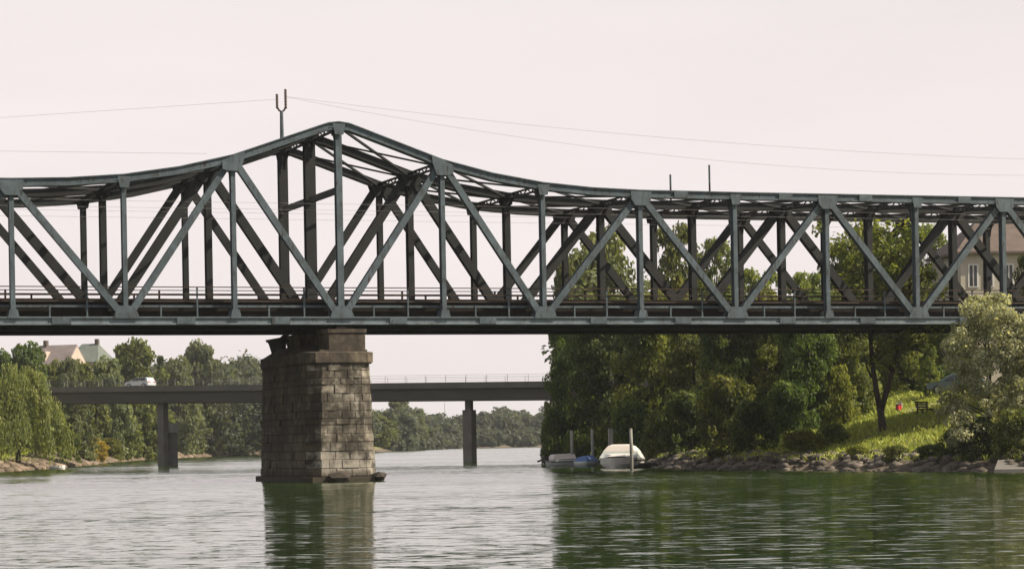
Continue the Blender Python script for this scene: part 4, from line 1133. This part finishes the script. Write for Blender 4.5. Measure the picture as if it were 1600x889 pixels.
cp = RP(cs_, 2.2, .03) + Vector(rb.location)
car('car', cp, math.atan2(rdir.y, rdir.x) + math.pi, M['car'], 'silver car driving left over the road bridge', 3.5, 1.4).scale = (.9, 1, .84)

# far antenna mast behind the wood
p = unproj(695, 640, 1050); an = empty('antenna_mast', (p.x, 1050, gz(p.x, 1050))); tag(an, 'very faint thin antenna mast above the far wood', 'mast')
hgt = unproj(695, 628, 1050).z - an.location.z
MB().tube([(0, 0, -1), (0, 0, hgt)], [.3, .1], 6).build('pole', M['wire'], an)

# ------------------------------------------------------------------ boats and mooring piles
def hull(Lh, Wd, Hh, draft=.25):
    """loft bow(+x) to stern(-x)"""
    rings = []
    for u in (-.5, -.35, -.1, .15, .32, .43, .5):
        k = 1 - max(0, (u - .05) / .47) ** 2.2; k = max(k, .02); rise = max(0, u - .1) * .35 * Hh
        x = u * Lh
        rings.append([(x, -Wd / 2 * k, Hh + rise), (x, -Wd / 2 * k * .93, Hh * .45), (x, -Wd / 2 * k * .6, -draft * (.6 + .4 * k)), (x, 0, -draft), (x, Wd / 2 * k * .6, -draft * (.6 + .4 * k)), (x, Wd / 2 * k * .93, Hh * .45), (x, Wd / 2 * k, Hh + rise)])
    return MB().loft(rings)
def boat_at(name, px, Z, rz, label, grp='boats moored at the right bank'):
    o = empty(name, (at_x(px, Z), Z, 0), rz); tag(o, label, 'boat', grp); return o
ZB = 181
b1 = boat_at('motorboat', 968, ZB, -1.83, 'white motorboat with a tall white canopy moored among the piles')
b1.scale = (.8, 1.22, .86)
hull(5.2, 2.35, .78).build('hull', M['white'], b1)
MB().loft([[(-2.62, -1.19, .60), (1.0, -1.2, .60), (1.0, 1.2, .60), (-2.62, 1.19, .60)], [(-2.62, -1.2, .70), (1.0, -1.21, .70), (1.0, 1.21, .70), (-2.62, 1.2, .70)]]).build('rub_rail', M['dark'], b1)
MB().loft([[(-2.62, -1.06, -.1), (1.4, -1.0, -.1), (1.4, 1.0, -.1), (-2.62, 1.06, -.1)], [(-2.62, -1.12, .09), (1.45, -1.04, .09), (1.45, 1.04, .09), (-2.62, 1.12, .09)]]).build('waterline_band', M['boat_red'], b1)
MB().loft([[(-2.5, -1.15, .8), (.9, -1.12, .85), (.9, 1.12, .85), (-2.5, 1.15, .8)], [(-2.1, -.98, 1.33), (.35, -.95, 1.38), (.35, .95, 1.38), (-2.1, .98, 1.33)]]).build('canopy_side', M['boat_grey'], b1)
MB().loft([[(-2.12, -1.0, 1.332), (.37, -.97, 1.382), (.37, .97, 1.382), (-2.12, 1.0, 1.332)], [(-1.75, -.75, 1.78), (-.1, -.72, 1.85), (-.1, .72, 1.85), (-1.75, .75, 1.78)], [(-1.4, -.5, 1.93), (-.4, -.48, 1.98), (-.4, .48, 1.98), (-1.4, .5, 1.93)]]).build('canopy', M['canvas'], b1, False)
MB().loft([[(-2.56, -.8, .95), (-2.56, .8, .95), (-2.5, .8, .95), (-2.5, -.8, .95)], [(-2.25, -.7, 1.3), (-2.25, .7, 1.3), (-2.16, .7, 1.3), (-2.16, -.7, 1.3)]]).build('canopy_window', M['glass'], b1)
MB().loft([[(.9, -.9, .84), (2.2, -.35, .98), (2.2, .35, .98), (.9, .9, .84)], [(.6, -.75, 1.2), (1.3, -.3, 1.12), (1.3, .3, 1.12), (.6, .75, 1.2)]]).build('foredeck', M['white'], b1)
b2 = boat_at('small_boat', 880, 198, .35, 'small grey-white covered boat with a dark outboard motor at its left end')
hull(2.6, 1.3, .52).build('hull', M['boat_grey'], b2, True)
MB().loft([[(-1.2, -.62, .54), (.9, -.5, .62), (.9, .5, .62), (-1.2, .62, .54)], [(-.9, -.45, .95), (.8, -.3, 1.02), (.8, .3, 1.02), (-.9, .45, .95)]]).build('cover', M['canvas'], b2)
MB().loft([[(-1.31, -.66, .36), (.7, -.66, .36), (.7, .66, .36), (-1.31, .66, .36)], [(-1.31, -.67, .43), (.7, -.67, .43), (.7, .67, .43), (-1.31, .67, .43)]]).build('rub_rail', M['dark'], b2)
eng = MB().loft([[(-1.28, -.14, .45), (-1.28, .14, .45), (-1.28, .14, .7), (-1.28, -.14, .7)], [(-1.62, -.17, .5), (-1.62, .17, .5), (-1.6, .15, .86), (-1.6, -.15, .86)], [(-1.85, -.1, .62), (-1.85, .1, .62), (-1.82, .1, .84), (-1.82, -.1, .84)]]).build('outboard_motor', M['engine'], b2)
MB().bar((-1.7, 0, .6), (-2.2, 0, .42), (0, 1, 0), .1, .14).build('shaft', M['engine'], eng)
b3 = boat_at('small_boat', 918, 196, 1.0, 'little boat under a blue tarpaulin between two mooring piles')
hull(2.4, 1.2, .4).build('hull', M['boat_grey'], b3, True)
MB().loft([[(-1.15, -.62, .38), (.7, -.6, .42), (1.15, 0, .5), (.7, .6, .42), (-1.15, .62, .38)], [(-.95, -.4, .68), (.5, -.35, .74), (.85, 0, .72), (.5, .35, .74), (-.95, .4, .68)], [(-.8, -.08, .8), (.4, -.08, .86), (.6, 0, .84), (.4, .08, .86), (-.8, .08, .8)]]).build('tarpaulin', M['blue'], b3)
b4 = boat_at('small_boat', 1007, 178, .6, 'dark little boat right beside the white motorboat')
hull(1.9, 1.0, .36).build('hull', M['dark'], b4, True); MB().box((-.3, -.45, .3), (-.08, .45, .35)).build('thwart', M['wood_deck'], b4)
b5 = boat_at('rowing_boat', 89, 262, .1, 'small white rowing boat on the shore at the foot of the left willow', 'boats at the left bank')
hull(1.6, .9, .35).build('hull', M['white'], b5, True); MB().box((-.3, -.4, .3), (-.1, .4, .35)).build('thwart', M['wood_deck'], b5)
for px, ytop, Z, lab in ((893, 672, 198, 'leftmost grey mooring pile, beside the small grey boat'), (925, 670, 197, 'grey mooring pile behind the blue covered boat'),
                         (952, 669, 195, 'left pile of the close pair behind the white motorboat'), (956.5, 670, 196, 'right pile of the close pair behind the white motorboat'), (985.5, 669, 176, 'grey mooring pile in front of the white motorboat')):
    zt = unproj(px, ytop, Z).z
    o = empty('mooring_pile', (at_x(px, Z) + RHO * 15 * Z / F, Z, 0)); tag(o, lab, 'pile', 'mooring piles')
    MB().tube([(0, 0, -2), (.02, 0, zt * .5), (0, .02, zt - .06)], [.14, .125, .11], 10).build('shaft', M['pile'], o, True)
    MB().tube([(0, .02, zt - .058), (0, .02, zt)], [.12, .09], 10).build('cap', M['pile'], o)
p = unproj(164, 690, 392); o = empty('notice_board', (p.x, p.y, gz(p.x, p.y)), .1); tag(o, 'small white board on the left bank beside the golden shrub', 'sign')
for sx in (-.45, .45): MB().box((sx - .05, .03, -.5), (sx + .05, .1, 1.6)).build('post', M['bench'], o)
MB().box((-.55, -.03, .7), (.55, .028, 1.6)).build('board', M['white'], o)

# ------------------------------------------------------------------ haze over the river valley
hz = MB().box((-900, -40, -4.5), (900, 1300, 36)).build('haze', M['wire'])
hm = bpy.data.materials.new('haze'); hm.use_nodes = True
ht = hm.node_tree
for n in list(ht.nodes):
    if n.type == 'BSDF_PRINCIPLED': ht.nodes.remove(n)
pv = ht.nodes.new('ShaderNodeVolumePrincipled')
pv.inputs['Color'].default_value = (0.93, 0.96, 1.0, 1)
pv.inputs['Density'].default_value = 0.00014
pv.inputs['Anisotropy'].default_value = 0.7
ht.links.new(pv.outputs[0], ht.nodes['Material Output'].inputs['Volume'])
hz.data.materials.clear(); hz.data.materials.append(hm)
tag(hz, kind='stuff')
hz.display_type = 'WIRE'
